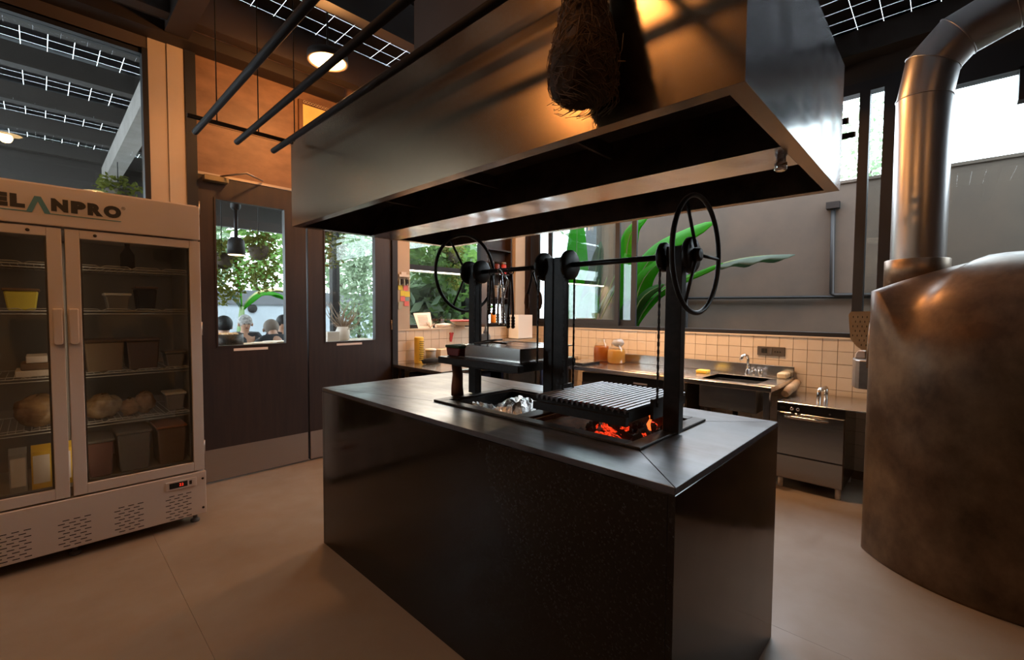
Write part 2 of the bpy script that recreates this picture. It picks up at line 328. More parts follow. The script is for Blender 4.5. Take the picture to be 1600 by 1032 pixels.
# text fitted into a rectangle, returned as list of verts/faces in (u,v)
def glyph(ch, bold=0.02):
    cu = bpy.data.curves.new('t', 'FONT'); cu.body = ch; cu.size = 1; cu.offset = bold; cu.resolution_u = 4
    ob = bpy.data.objects.new('t', cu); COL.objects.link(ob); dg = bpy.context.evaluated_depsgraph_get()
    me = bpy.data.meshes.new_from_object(ob.evaluated_get(dg)); vs = [(v.co.x, v.co.y) for v in me.vertices]; fs = [tuple(p.vertices) for p in me.polygons]
    bpy.data.objects.remove(ob); bpy.data.curves.remove(cu); bpy.data.meshes.remove(me)
    return vs, fs
def letter(ch, x0, x1, z0, z1, y, m, parent, bold=0.03, name='letter', depth=0.002, facing='-y'):
    vs, fs = glyph(ch, bold); a0 = min(v[0] for v in vs); a1 = max(v[0] for v in vs); b0 = min(v[1] for v in vs); b1 = max(v[1] for v in vs)
    mb = MB(); pv = []
    for (u, v) in vs:
        h = x0+(u-a0)/(a1-a0)*(x1-x0); z = z0+(v-b0)/(b1-b0)*(z1-z0)
        pv.append((h, y-depth, z) if facing == '-y' else (y-depth, h, z))
    mb._add(pv, fs); o = mb.build(name, m, parent)
    return o

# ================================================================== the room
XB, YL = 4.55, 4.05                     # inner faces of the sink wall and the door wall
XF, YR = -1.9, -2.1                     # walls behind the camera
ZW = 3.22
fl_ = thing('floor', 'smooth brown concrete floor of the kitchen', 'floor', (1.3, 1.0, 0), None, 'structure')
B(XF-.1, XB+.1, YR-.1, YL+.12, -.12, -.006).build('subfloor', M_grout, fl_)
_xs = [XF-.1, .43, 2.155, XB+.1]; _ys = [YR-.1, YL+.12]
for i_ in range(3):
    for j_ in range(1): B(_xs[i_]+.0006, _xs[i_+1]-.0006, _ys[j_]+.0006, _ys[j_+1]-.0006, -.006, 0).build('slab', M_floor, fl_)
struct(B(-8, 9, YL+.12, 16, -.14, -.02), 'terrace', M_terrace, 'paved terrace outside the double doors', 'ground')
struct(B(XB+.1, 9, -8, YL+.12, -.14, -.02), 'garden_bed', M_soil, 'planted soil strip behind the sink wall', 'ground')

# door wall (left in the photo): low walls, columns, panel above the doors
wl = thing('wall_left', 'wall with the dark double doors, glazing and cream columns', 'wall', (0, YL, 0), None, 'structure')
B(XF, .56, YL, YL+.12, 0, 1.0).build('low_wall', M_wallin, wl)
B(XF, 4.65, YL+.0, YL+.12, ZW, 3.56).build('wall_head', M_ply, wl)
B(XF, .60, YL, YL+.12, 3.13, ZW).build('wall_strip', M_wallin, wl)
B(.558, .663, YL-.005, YL+.12, 0, ZW).build('column', M_cream, wl)
B(.664, .766, YL-.012, YL+.12, 0, ZW).build('column', M_cream, wl)
B(.80, 2.49, YL+.01, YL+.12, 2.36, 2.74).build('panel', M_ply, wl)
B(.80, 2.49, YL+.008, YL+.12, 2.744, ZW).build('panel', M_ply, wl)
B(2.52, 2.67, YL-.01, YL+.24, 1.15, ZW).build('column', M_cream, wl)
B(2.52, 4.55, YL+.012, YL+.12, 0, 1.135).build('tile_backing', M_grout, wl)
B(2.52, 4.55, YL-.012, YL+.24, 1.137, 1.150).build('ledge', M_tile, wl)
B(2.52, 4.55, YL+.125, YL+.24, 0, 1.137).build('low_wall', M_wallin, wl)
B(4.25, 4.43, YL-.03, YL+.24, 1.15, ZW).build('column', M_cream, wl, label='cream corner column glowing orange in the lamplight')
B(4.43, 4.55, YL-.02, YL+.12, 1.15, ZW).build('jamb', M_wood_door, wl)
B(2.67, 4.25, YL+.12, YL+.24, 3.0, ZW).build('panel', M_ply, wl)

# sink wall (right in the photo)
wb = thing('wall_back', 'tiled sink wall with wide black window openings', 'wall', (XB, 0, 0), None, 'structure')
B(XB+.012, XB+.12, YR, YL+.12, 0, 1.135).build('tile_backing', M_grout, wb)
B(XB-.012, XB+.06, YR, YL, 1.137, 1.150).build('ledge', M_tile, wb)
B(XB, XB+.12, YR, YL+.12, 3.18, 3.56).build('lintel', M_joist, wb)
B(XB-.16, XB, YR, YL, 3.34, 3.52).build('wall_plate', M_joist, wb)
struct(B(XF-.1, XF, YR-.1, YL+.12, 0, 3.56), 'wall_front', M_wallin, 'plain dim plaster wall behind the camera', 'wall')
struct(B(XF, XB+.1, YR-.1, YR, 0, 3.56), 'wall_right', M_wallin, 'plain plaster wall beyond the domed oven', 'wall')

# tiles: 300 largest as parts, the hidden rest joined
P_ = 0.1067; G_ = 0.0035
tb = B(0, .012, 0, P_-G_, 0, P_-G_); tme = tb.mesh('tile'); tme.materials.append(M_tile)
tl = B(0, P_-G_, 0, .012, 0, P_-G_); tml = tl.mesh('tile'); tml.materials.append(M_tile)
def put(me, parent, loc, jit=.0012):
    o = bpy.data.objects.new('tile', me); COL.objects.link(o)
    o.location = loc; o.rotation_euler = (random.uniform(-.004, .004), random.uniform(-.004, .004), random.uniform(-.004, .004)); attach(o, parent)
rest = MB()
ycols = [YL-P_*(k+1) for k in range(37)]
for k, y in enumerate(ycols):
    for r in range(10):
        z = 1.137-P_*(r+1)+G_
        if r < 7 or (y < .95 and r < 10): put(tme, wb, (XB, y, z))
        else: rest.box(XB, XB+.012, y, y+P_-G_, z, z+P_-G_)
tag(rest.build('tile', M_tile, wb), kind='stuff')
for k in range(19):
    for r in range(5): put(tml, wl, (2.525+P_*k, YL, 1.137-P_*(r+1)+G_))

# ------------------------------------------------------------------ roof: beams, joists and glass solar panels
roof = thing('ceiling', 'dark roof of brown steel joists under glass solar panels with white gaps', 'ceiling', (1.5, 1.5, 3.5), None, 'structure')
for yj in (3.74, 2.88, 2.03, 1.02, -.42, -1.3):
    B(XF, XB+.1, yj-.05, yj+.05, 3.26, 3.53).build('joist', M_joist, roof)
B(.63, .765, YR, YL-.012, 3.23, 3.50).build('main_beam', M_joist, roof)
B(XF, 1.9, YL-.16, YL-.0, 3.22, 3.30).build('wall_plate', M_joist, roof)
oroof = thing('terrace_roof', 'terrace roof of grey joists and glass solar panels beyond the doors', 'roof', (1.5, 8, 3.5), None, 'structure')
for yj in (4.78, 5.66, 6.65, 7.62, 8.6):
    B(-6, 4.15, yj-.06, yj+.06, 3.36, 3.53).build('joist', M_joist_out, oroof)
B(-6, 4.15, 8.84, 8.92, 2.74, 3.53).build('fascia', M_joist_out, oroof)
B(.66, .82, YL+.12, 8.84, 3.14, 3.36).build('white_beam', M_whitebeam, oroof)
B(4.0, 4.12, YL+.12, 8.84, 3.14, 3.36).build('white_beam', M_whitebeam, oroof)
CP = 0.1575; CG = 0.0014; ZC = 3.56
cb = B(0, CP-CG, 0, CP-CG, 0, .0004); cme = cb.mesh('solar_cell'); cme.materials.append(M_cell)
def cells(parent, x0, x1, y0, y1, zones, ox, oy, CG=CG, cme=cme):
    st = MB(); n = 0
    i0 = math.floor((x0-ox)/CP); i1 = math.ceil((x1-ox)/CP); j0 = math.floor((y0-oy)/CP); j1 = math.ceil((y1-oy)/CP)
    for i in range(i0, i1):
        for j in range(j0, j1):
            x = ox+i*CP; y = oy+j*CP
            if n < 150 and any(a <= x <= b and c <= y <= d for a, b, c, d in zones):
                o = bpy.data.objects.new('solar_cell', cme); COL.objects.link(o); o.location = (x, y, ZC); attach(o, parent); n += 1
            else: st.box(x, x+CP-CG, y, y+CP-CG, ZC, ZC+.0004)
    tag(st.build('solar_cell', M_cell, parent), kind='stuff')
cells(roof, XF, XB, YR, YL-.1, [(3.2, 4.7, -.35, .75), (1.1, 2.5, 3.2, 3.65)], 4.56-.157*40+.003, .10)
cb2 = B(0, CP-.003, 0, CP-.003, 0, .0005); cme2 = cb2.mesh('solar_cell'); cme2.materials.append(M_cell)
cells(oroof, -3, 4.15, YL+.15, 8.9, [(-.5, .7, 4.9, 7.4)], .10, 6.22, .003, cme2)

# ------------------------------------------------------------------ glazing
def pane(parent, *a): return B(*a).build('pane', M_glass, parent)
w1 = thing('window_1', 'tall fixed glass pane above the upright cooler, black framed', 'window', (0, YL, 1), None, 'structure')
B(XF, .556, YL+.02, YL+.08, 1.0, 1.05).build('window_frame', M_frame, w1); B(XF, .556, YL+.0, YL+.08, 3.10, 3.14).build('window_frame', M_frame, w1)
B(.525, .557, YL-.015, YL+.08, 1.0, 3.14).build('window_frame', M_frame, w1)
pane(w1, XF, .525, YL+.045, YL+.053, 1.05, 3.10)
w2 = thing('window_2', 'black framed window above the corner worktop beside the notes', 'window', (3.4, YL, 1.15), None, 'structure')
B(2.67, 2.70, (YL+.13)-.0, (YL+.13)+.08, 1.15, 3.0).build('window_frame', M_frame, w2); B(3.80, 3.86, (YL+.13)+.0, (YL+.13)+.08, 1.15, 3.0).build('window_frame', M_frame, w2)
B(2.70, 4.25, (YL+.13)+.0, (YL+.13)+.08, 1.15, 1.19).build('window_frame', M_frame, w2); B(2.70, 4.25, (YL+.13)+.0, (YL+.13)+.08, 2.96, 3.0).build('window_frame', M_frame, w2)
B(2.70, 4.25, (YL+.13)+.0, (YL+.13)+.07, 1.80, 1.845).build('transom', M_frame, w2)
pane(w2, 2.70, 3.80, (YL+.13)+.04, (YL+.13)+.047, 1.19, 1.80); pane(w2, 2.70, 3.80, (YL+.13)+.04, (YL+.13)+.047, 1.845, 2.96)
pane(w2, 3.86, 4.25, (YL+.13)+.04, (YL+.13)+.047, 1.19, 1.80); pane(w2, 3.86, 4.25, (YL+.13)+.04, (YL+.13)+.047, 1.845, 2.96)
w3 = thing('window_3', 'sliding window left open over the sink, black aluminium sashes', 'window', (XB, 2, 1.15), None, 'structure')
def fr(w, *a): return B(*a).build('window_frame', M_frame, w)
fr(w3, XB+.0, XB+.10, .32, 4.02, 1.15, 1.185); fr(w3, XB, XB+.10, .32, 4.02, 3.10, 3.18); fr(w3, XB+.02, XB+.10, 3.95, 4.05, 1.15, 3.18)
def sash(w, y0, y1, x, z0=1.185, z1=3.10, t=.055, tb=.07):
    s = B(x, x+.03, y0, y0+t, z0, z1).build('sash', M_frame, w); m = MB()
    m.box(x, x+.03, y1-t, y1, z0, z1).box(x, x+.03, y0+t, y1-t, z0, z0+tb).box(x, x+.03, y0+t, y1-t, z1-tb, z1)
    m.build('sash_rail', M_frame, s); B(x+.012, x+.018, y0+t, y1-t, z0+tb, z1-tb).build('pane', M_glass, s)
sash(w3, 2.70, 3.95, XB+.02); sash(w3, 2.51, 3.78, XB+.06, t=.06)
w4 = thing('window_4', 'tall glazing behind the steel flue beside the domed oven', 'window', (XB, -.5, 1.15), None, 'structure')
fr(w4, XB-.01, XB+.09, .485, .551, 1.15, 3.10); fr(w4, XB-.01, XB+.10, .30, .40, 1.15, 3.18); fr(w4, XB, XB+.10, YR, .32, 1.15, 1.19)
fr(w4, XB, XB+.10, YR, .32, 2.98, 3.18); fr(w4, XB, XB+.10, -.36, -.30, 2.78, 3.0); fr(w4, XB, XB+.10, YR, YR+.08, 1.15, 3.0)
pane(w4, XB+.04, XB+.047, .40, .485, 1.19, 3.10); pane(w4, XB+.04, XB+.047, YR+.08, .30, 1.19, 2.98)

# ------------------------------------------------------------------ double doors
def door(n, x0, x1, wx0, wx1, wz0, wz1, label, closer):
    d = thing('door_%d' % n, label, 'door', ((x0+x1)/2, YL, 0), None, 'structure')
    y0, y1 = YL-.005, YL+.045; m = MB()
    m.box(x0, wx0, y0, y1, .012, 2.35).box(wx1, x1, y0, y1, .012, 2.35).box(wx0, wx1, y0, y1, .012, wz0).box(wx0, wx1, y0, y1, wz1, 2.35)
    m.build('door_leaf', M_wood_door, d)
    B(x0+.004, x1-.004, y0-.003, y0, .015, .262).build('kick_plate', M_kick, d, label='brushed steel kick plate')
    f = MB(); t = .012
    f.box(wx0-t, wx0, y0-.006, y0, wz0-t, wz1+t).box(wx1, wx1+t, y0-.006, y0, wz0-t, wz1+t).box(wx0, wx1, y0-.006, y0, wz0-t, wz0).box(wx0, wx1, y0-.006, y0, wz1, wz1+t)
    g = f.build('window_frame', M_wood_door, d)
    B(wx0, wx1, y0+.02, y0+.026, wz0, wz1).build('pane', M_glass, g)
    cx = (wx0+wx1)/2-.02
    B(cx-.125, cx+.125, y0-.002, y0, 1.017, 1.037).build('door_sticker', M_paper, d, label='narrow white printed strip under the pane')
    for hz in (.3, 1.2, 2.1):
        hx = x0 if n == 1 else x1
        MB().cyl((hx, y0-.006, hz-.05), (hx, y0-.006, hz+.05), .008, n=8).build('hinge', M_kick, d)
    if closer:
        MB().box(.86, 1.02, YL-.075, YL-.006, 2.305, 2.345).build('closer_body', M_brass, d, .004, label='dull brass coloured door closer body')
        MB().tube([(.97, YL-.05, 2.352), (1.10, YL-.22, 2.37), (1.27, YL-.03, 2.385)], .007, 8).build('closer_arm', M_kick, d)
    return d
door(1, .835, 1.617, .944, 1.44, 1.062, 2.185, 'dark walnut door with a tall pane and brass closer, next to the cooler', True)
door(2, 1.632, 2.455, 1.782, 2.275, 1.055, 2.185, 'dark walnut door with a tall pane, beside the cream notes column', False)
t1 = thing('trim_1', 'black steel frame around the walnut double doors', 'door frame', (1.6, YL, 0), None, 'structure')
B(.766, .832, YL-.02, YL+.08, 0, ZW).build('jamb', M_frame, t1); B(2.458, 2.518, YL-.025, YL+.08, 0, ZW).build('jamb', M_frame, t1)
B(.832, 2.458, YL-.012, YL+.08, 2.353, 2.372).build('door_track', M_kick, t1)
B(1.6185, 1.6215, YL+.045, YL+.05, 0, 2.35).build('weather_strip', M_kick, t1)

# ================================================================== island
IX0, IX1, IY0, IY1, IZ = 1.10, 2.07, .478, 2.552, .905
isl = thing('kitchen_island', 'long block island clad in polished black granite with a mitred top', 'island', ((IX0+IX1)/2, (IY0+IY1)/2, 0))
B(IX0, IX0+.02, IY0+.02, IY1-.02, 0, IZ-.021).build('front_panel', M_granite, isl, .0015)
B(IX1-.02, IX1, IY0+.02, IY1-.02, 0, IZ-.021).build('rear_panel', M_granite, isl, .0015)
B(IX0, IX1, IY0, IY0+.02, 0, IZ-.021).build('end_panel', M_granite, isl, .0015)
B(IX0, IX1, IY1-.02, IY1, 0, IZ-.021).build('end_panel', M_granite, isl, .0015)
HX0, HX1, HY0, HY1 = 1.33, 1.855, .705, 1.775
g = .0012
oc = [(IX0, IY0), (IX1, IY0), (IX1, IY1), (IX0, IY1)]; ic = [(HX0, HY0), (HX1, HY0), (HX1, HY1), (HX0, HY1)]
for k in range(4):
    a, b = oc[k], oc[(k+1) % 4]; c, d = ic[(k+1) % 4], ic[k]
    t = Vector((b[0]-a[0], b[1]-a[1])).normalized()*g
    MB().prism([(a[0]+t.x, a[1]+t.y), (b[0]-t.x, b[1]-t.y), (c[0]-t.x, c[1]-t.y), (d[0]+t.x, d[1]+t.y)], 'z', IZ-.02, IZ).build('top_slab', M_granite_top, isl, .0012)

# ------------------------------------------------------------------ two bay wheel grill set into the island
gr = thing('wood_fire_grill', 'black iron two bay grill with chain lifted grates and big hand wheels', 'grill', (1.59, 1.24, IZ))
def ring(x0, x1, y0, y1, w, z0, z1):
    return MB().box(x0, x1, y0, y0+w, z0, z1).box(x0, x1, y1-w, y1, z0, z1).box(x0, x0+w, y0+w, y1-w, z0, z1).box(x1-w, x1, y0+w, y1-w, z0, z1)
rim = ring(1.317, 1.868, .692, 1.79, .052, IZ+.0005, IZ+.010); rim.box(1.369, 1.816, 1.215, 1.285, IZ+.0005, IZ+.010)
rim.build('rim_plate', M_iron_worn, gr, .002)
def pit(y0, y1, zb, m, name):
    p = ring(1.369, 1.816, y0, y1, .012, zb, IZ+.0); p.box(1.369, 1.816, y0, y1, zb-.012, zb); return p.build(name, m, gr)
pit(.744, 1.215, .835, M_ash, 'fire_pit'); pit(1.285, 1.738, .845, M_iron, 'fire_pit')
SX, SZ = 1.59, 1.55
posts = [(.675, .735), (1.197, 1.248), (1.255, 1.306), (1.765, 1.82)]
for y0, y1 in posts:
    p = MB().box(SX-.024, SX+.004, y0, y1, IZ+.010, SZ+.035).box(SX+.008, SX+.024, y0+.004, y1-.004, IZ+.010, SZ+.02)
    p.build('post', M_iron, gr, .002)
MB().tube([(SX, .640, SZ), (SX, 1.240, SZ)], .011, 12).build('shaft', M_iron, gr)
MB().tube([(SX, 1.262, SZ), (SX, 1.85, SZ)], .011, 12).build('shaft', M_iron, gr)
for (yy, dr) in ((.654, .064), (.752, .054), (1.180, .064), (1.323, .064), (1.748, .060), (1.840, .062)):
    MB().lathe([(.012, -.012), (dr-.006, -.012), (dr, -.007), (dr, .007), (dr-.006, .012), (.03, .012), (.026, .020), (.012, .020)], (SX, yy, SZ), 28, 'y').build('pulley_disc', M_iron, gr)
def wheel(y, a0):
    w = MB().torus((SX, y, SZ), .203, .0085, 'y', 56, 10).build('hand_wheel', M_black, gr)
    for k in range(3):
        a = a0+k*2*PI/3
        MB().cyl((SX+.03*math.cos(a), y, SZ+.03*math.sin(a)), (SX+.2*math.cos(a), y, SZ+.2*math.sin(a)), .006, n=8).build('spoke', M_black, w)
    a = a0+PI/2
    MB().lathe([(.01, -.012), (.022, -.012), (.024, .012), (.01, .012)], (SX, y, SZ), 20, 'y').build('hub', M_black, w)
wheel(.632, 2.1); wheel(1.868, 2.15)
def chain(y, z0, z1, x):
    m = MB(); n = int((z1-z0)/.014)
    for k in range(n):
        z = z0+k*.014
        if k % 2: m.box(x-.0045, x+.0045, y-.0016, y+.0016, z, z+.016)
        else: m.box(x-.0016, x+.0016, y-.0045, y+.0045, z, z+.016)
    m.build('lifting_chain', M_iron, gr)
chain(.752, 1.0, SZ, SX-.034); chain(1.182, 1.0, SZ, SX+.036); chain(1.180, 1.0, SZ, SX-.04)
chain(1.322, 1.11, SZ, SX-.045); chain(1.75, 1.11, SZ, SX+.05); chain(1.75, 1.11, SZ, SX-.045)
# lowered grate over the embers
gt = ring(1.395, 1.86, .775, 1.195, .008, .968, 1.002).build('grill_grate', M_iron, gr)
nb = 17
for k in range(nb):
    y = .786+(1.184-.786)*k/(nb-1); w = .0078
    MB().prism([(y-w, 1.012), (y-w*.5, 1.0135), (y+w*.5, 1.0135), (y+w, 1.012), (y+.002, .996), (y-.002, .996)], 'x', 1.385, 1.868).build('grate_bar', M_grate, gt)
MB().box(1.372, 1.392, .775, 1.195, .955, .985).build('drip_channel', M_iron, gt)
for yy in (.765, 1.199): MB().box(1.54, 1.64, yy-.006, yy+.006, .955, 1.03).build('lifting_bracket', M_iron, gt)
# raised shelf grate on the left bay
sh = ring(1.40, 1.855, 1.335, 1.745, .01, 1.078, 1.115).build('grill_grate', M_iron, gr)
for k in range(16):
    y = 1.352+.376*k/15
    MB().box(1.405, 1.85, y-.007, y+.007, 1.104, 1.117).build('grate_bar', M_iron, sh)
MB().box(1.395, 1.43, 1.30, 1.86, 1.082, 1.116).build('drip_channel', M_iron, sh, .003)
MB().box(1.43, 1.80, 1.745, 1.86, 1.098, 1.116).build('side_shelf', M_iron, sh, .003)
# wooden prop under the raised shelf
pm = MB().tube([(1.475, 1.80, IZ+.0105), (1.472, 1.80, .96), (1.478, 1.802, 1.02), (1.470, 1.80, 1.06), (1.475, 1.80, 1.081)], [.033, .030, .027, .026, .031], 9)
solo(pm, 'wooden_prop', M_wood, 'charred wooden log propping up the raised grill shelf', 'log')
# steel pan on the raised shelf
pn = thing('roasting_pan', 'rectangular stainless pan with lids on the raised grill shelf', 'pan', (1.63, 1.56, 1.118))
def openbox(x0, x1, y0, y1, z0, z1, t): return ring(x0, x1, y0, y1, t, z0, z1).box(x0, x1, y0, y1, z0, z0+t)
openbox(1.47, 1.83, 1.36, 1.735, 1.118, 1.178, .003).build('pan_body', M_steel, pn)
ring(1.455, 1.845, 1.345, 1.75, .018, 1.176, 1.181).build('pan_rim', M_steel, pn)
B(1.452, 1.85, 1.34, 1.755, 1.117, 1.121).build('baking_sheet', M_steel, pn)
for k in range(3):
    B(1.478+k*.118, 1.588+k*.118, 1.37, 1.725, 1.172, 1.178).build('inset_lid', M_steel_y, pn, .002)
tg = MB().tube([(1.50, 1.70, 1.184), (1.53, 1.64, 1.20), (1.60, 1.60, 1.205)], .005, 8).tube([(1.50, 1.69, 1.184), (1.52, 1.60, 1.196), (1.56, 1.53, 1.19)], .005, 8)
solo(tg, 'serving_tongs', M_iron_worn, 'small dark tongs lying across the steel pan', 'tongs')
bt = thing('squeeze_bottle', 'white squeeze bottle with a pointed nozzle beside the steel pan', 'bottle', (1.60, 1.79, 1.117))
MB().lathe([(.020, 1.117), (.026, 1.12), (.027, 1.21), (.024, 1.222), (.012, 1.226)], (1.67, 1.80, 0), 18).build('bottle_body', M_frost, bt)
MB().lathe([(.013, 1.226), (.013, 1.236), (.008, 1.240), (.003, 1.272)], (1.67, 1.80, 0), 14).build('nozzle', M_frost, bt)
sp = thing('scourer_tub', 'dark red tub with a green scourer on top, left end of the grill shelf', 'tub', (1.52, 1.82, 1.117))
MB().prism([(1.765, 1.117), (1.855, 1.117), (1.865, 1.158), (1.755, 1.158)], 'x', 1.45, 1.56).build('tub', M_dkred, sp, .004)
B(1.446, 1.564, 1.752, 1.868, 1.158, 1.172).build('scourer', M_green, sp, .004)
# foil parcels
def foil(cx, cy, z, lx, ly, h, rot, label):
    m = MB(); n = 11; c, s_ = math.cos(rot), math.sin(rot); vs = []
    for lay in (0, 1):
        for i in range(n):
            for j in range(n):
                u, v = i/(n-1)-.5, j/(n-1)-.5; e = max(abs(u), abs(v))*2
                zz = z+(h*(1-e**4)+random.uniform(-.012, .012)*(1 if e < .95 else .3) if lay else 0)+.002
                x = u*lx+random.uniform(-.004, .004); y = v*ly+random.uniform(-.004, .004); vs.append((cx+x*c-y*s_, cy+x*s_+y*c, zz))
    fs = []
    for lay in (0, 1):
        for i in range(n-1):
            for j in range(n-1): k = lay*n*n+i*n+j; fs.append((k, k+n, k+n+1, k+1))
    m._add(vs, fs); solo(m, 'foil_parcel', M_foil, label, 'foil parcel')
foil(1.64, 1.535, .846, .20, .17, .062, .25, 'large crumpled foil parcel in the left grill pit')
foil(1.47, 1.60, .846, .10, .22, .050, -.1, 'small narrow crumpled foil parcel by the pit edge')
# charcoal and embers
cvar = []
for k in range(6):
    bm = bmesh.new(); bmesh.ops.create_icosphere(bm, subdivisions=1, radius=1)
    for v in bm.verts: v.co *= random.uniform(.65, 1.15)
    for m_, nm in ((M_coal, 'charcoal_lump'), (M_ember, 'glowing_ember')):
        me = bpy.data.meshes.new(nm); bm.to_mesh(me); me.materials.append(m_); cvar.append(me)
    bm.free()
for k in range(96):
    x = random.uniform(1.40, 1.785); y = random.uniform(.775, 1.06)
    h = max(0, 1-((x-1.58)/.26)**2-((y-.90)/.22)**2); s_ = random.uniform(.014, .030)
    z = .848+random.random()*h*.072
    hot = random.random() < .20 and z > .856
    o = bpy.data.objects.new('glowing_ember' if hot else 'charcoal_lump', cvar[random.randrange(6)*2+(1 if hot else 0)]); COL.objects.link(o)
    o.location = (x, y, z); o.scale = (s_*random.uniform(.8, 1.4), s_*random.uniform(.8, 1.4), s_*.8); o.rotation_euler = (random.random()*6, random.random()*6, random.random()*6)
    if hot: tag(o, 'red glowing ember among the charcoal under the lowered grate', 'ember', 'glowing embers in the right pit')
    else: tag(o, 'grey black lump of charcoal in the right grill pit', 'charcoal', 'charcoal lumps in the right pit')
for (x, y, z, s_, lab) in ((1.44, .86, .890, .028, 'elongated glowing ember nearest the front rim'), (1.47, .90, .905, .024, 'bright ember leaning on the front heap of charcoal'), (1.42, .95, .882, .024, 'bright ember at the left foot of the charcoal heap')):
    o = bpy.data.objects.new('glowing_ember', cvar[1]); COL.objects.link(o); o.location = (x, y, z); o.scale = (s_, s_*2.0, s_*.7); o.rotation_euler = (.4, .3, .7); tag(o, lab, 'ember')
fm = MB().tube([(1.60, .80, .895), (1.598, .806, .920), (1.602, .798, .943), (1.598, .808, .963)], [.005, .007, .0045, .0015], 8)
solo(fm, 'flame', M_flame, 'single small orange flame rising from the charcoal', 'flame')

ab = MB(); nn_ = 10; vv = []
for i_ in range(nn_):
    for j_ in range(nn_):
        u_, v_ = i_/(nn_-1), j_/(nn_-1); x_ = 1.383+u_*.42; y_ = 1.04+v_*.16
        vv.append((x_, y_, .838+.055*v_*(1-.3*u_)+random.uniform(-.004, .004)))
ab._add(vv, [(i_*nn_+j_, (i_+1)*nn_+j_, (i_+1)*nn_+j_+1, i_*nn_+j_+1) for i_ in range(nn_-1) for j_ in range(nn_-1)], True)
ao = solo(ab, 'ash_bank', M_ash, 'sloping bank of brown ash at the left of the right pit', 'ash'); ao.modifiers.new('thick', 'SOLIDIFY').thickness = .004
# tools hung on the shaft between the left and middle posts
def tongs(y, ln, splay, m, label, tip=.010, cat='tongs'):
    t = thing('hanging_tongs', label, cat, (SX, y, SZ))
    MB().torus((SX-.004, y, SZ-.006), .018, .003, 'y', 16, 6).build('hook_loop', m, t)
    for s_ in (-1, 1):
        MB().tube([(SX-.004, y+s_*.004, SZ-.022), (SX-.004, y+s_*splay*.6, SZ-ln*.35), (SX-.004, y+s_*splay, SZ-ln*.75), (SX-.004, y+s_*splay*.7, SZ-ln)], [.005, .006, .006, .004], 8).build('arm', m, t)
        tp = MB()
        for q in range(4): tp.ball((SX-.004, y+s_*(splay*.75+.004), SZ-ln+.008+q*.014), tip, 8, 6)
        tp.build('scalloped_tip', m, t)
    return t
tongs(1.60, .27, .020, M_steel, 'long steel tongs hanging on the shaft, second from the left post')
tongs(1.53, .285, .016, M_iron_worn, 'dark scalloped tongs hanging on the shaft nearest the gap')
tongs(1.665, .22, .018, M_iron_worn, 'dark worn tongs hanging on the shaft beside the left pulley')
hk = MB().tube([(SX-.02, 1.59, SZ+.012), (SX+.02, 1.575, SZ-.05), (SX, 1.60, SZ-.17), (SX, 1.575, SZ-.262), (SX, 1.555, SZ-.268)], .005, 8)
solo(hk, 'grill_hook', M_steel, 'thin bent steel hook hanging among the tongs', 'hook')
pt = thing('basting_tongs', 'pair of tongs with flat brown tips hung beside the middle post', 'tongs', (SX, 1.39, SZ))
MB().torus((SX-.004, 1.39, SZ-.006), .016, .003, 'y', 16, 6).build('hook_loop', M_iron_worn, pt)
for s_, e in ((-1, .052), (1, .040)):
    MB().tube([(SX-.004, 1.39, SZ-.02), (SX-.004, 1.39+s_*e*.7, SZ-.12)], [.005, .006], 8).build('arm', M_iron, pt)
    MB().lathe([(.004, 0), (.011, -.015), (.014, -.05), (.008, -.075), (.003, -.08)], (SX-.004, 1.39+s_*e*.85, SZ-.112), 10).build('flat_tip', M_wood, pt)

# ================================================================== extraction hood
hx0, hx1, hy0, hy1, hz0, hz1 = 1.012, 2.158, .313, 2.726, 1.825, 2.30
hd = thing('extraction_hood', 'huge boxed stainless extraction hood hanging over the island', 'hood', (1.585, 1.52, hz0))
B(hx0, hx0+.0015, hy0+.0015, hy1, hz0, hz1).build('front_panel', M_hood, hd)
B(hx1-.0015, hx1, hy0+.0015, hy1, hz0, hz1).build('rear_panel', M_hood, hd)
B(hx0, hx1, hy0, hy0+.0015, hz0, hz1).build('end_panel', M_hood_side, hd, label='mirror polished end panel facing the oven')
B(hx0, hx1, hy1-.0015, hy1, hz0, hz1).build('end_panel', M_hood, hd)
B(hx0+.003, hx1-.003, hy0+.003, hy1-.003, hz1-.002, hz1).build('top_panel', M_hood, hd)
lip = ring(hx0+.002, hx1-.002, hy0+.002, hy1-.002, .042, hz0, hz0+.003); lip.build('bottom_lip', M_hood, hd)
B(1.48, 1.69, hy0+.045, hy1-.045, hz0, hz0+.003).build('centre_rail', M_hood_side, hd)
MB().prism([(1.482, hz0+.003), (1.688, hz0+.003), (1.60, hz0+.19), (1.57, hz0+.19)], 'y', hy0+.05, hy1-.05).build('baffle', M_hood_in, hd)
MB().prism([(hx0+.004, hz0+.003), (hx0+.04, hz0+.003), (hx0+.012, hz1-.02), (hx0+.004, hz1-.02)], 'y', hy0+.05, hy1-.05).build('inner_skin', M_hood_in, hd)
MB().prism([(hx1-.004, hz0+.003), (hx1-.04, hz0+.003), (hx1-.012, hz1-.02), (hx1-.004, hz1-.02)], 'y', hy0+.05, hy1-.05).build('inner_skin', M_hood_in, hd)
B(hx0+.004, hx1-.004, hy0+.004, hy1-.004, hz1-.05, hz1-.02).build('inner_skin', M_hood_in, hd)
B(hx0+.004, hx1-.004, hy0+.002, hy0+.006, hz0+.004, hz1-.02).build('inner_skin', M_hood_in, hd)
B(hx0+.004, hx1-.004, hy1-.006, hy1-.002, hz0+.004, hz1-.02).build('inner_skin', M_hood_in, hd)
for k in range(1, 4):
    yy = hy0+(hy1-hy0)*k/4; B(1.06, 1.48, yy-.006, yy+.006, hz0+.09, hz0+.14).build('brace', M_hood_in, hd)
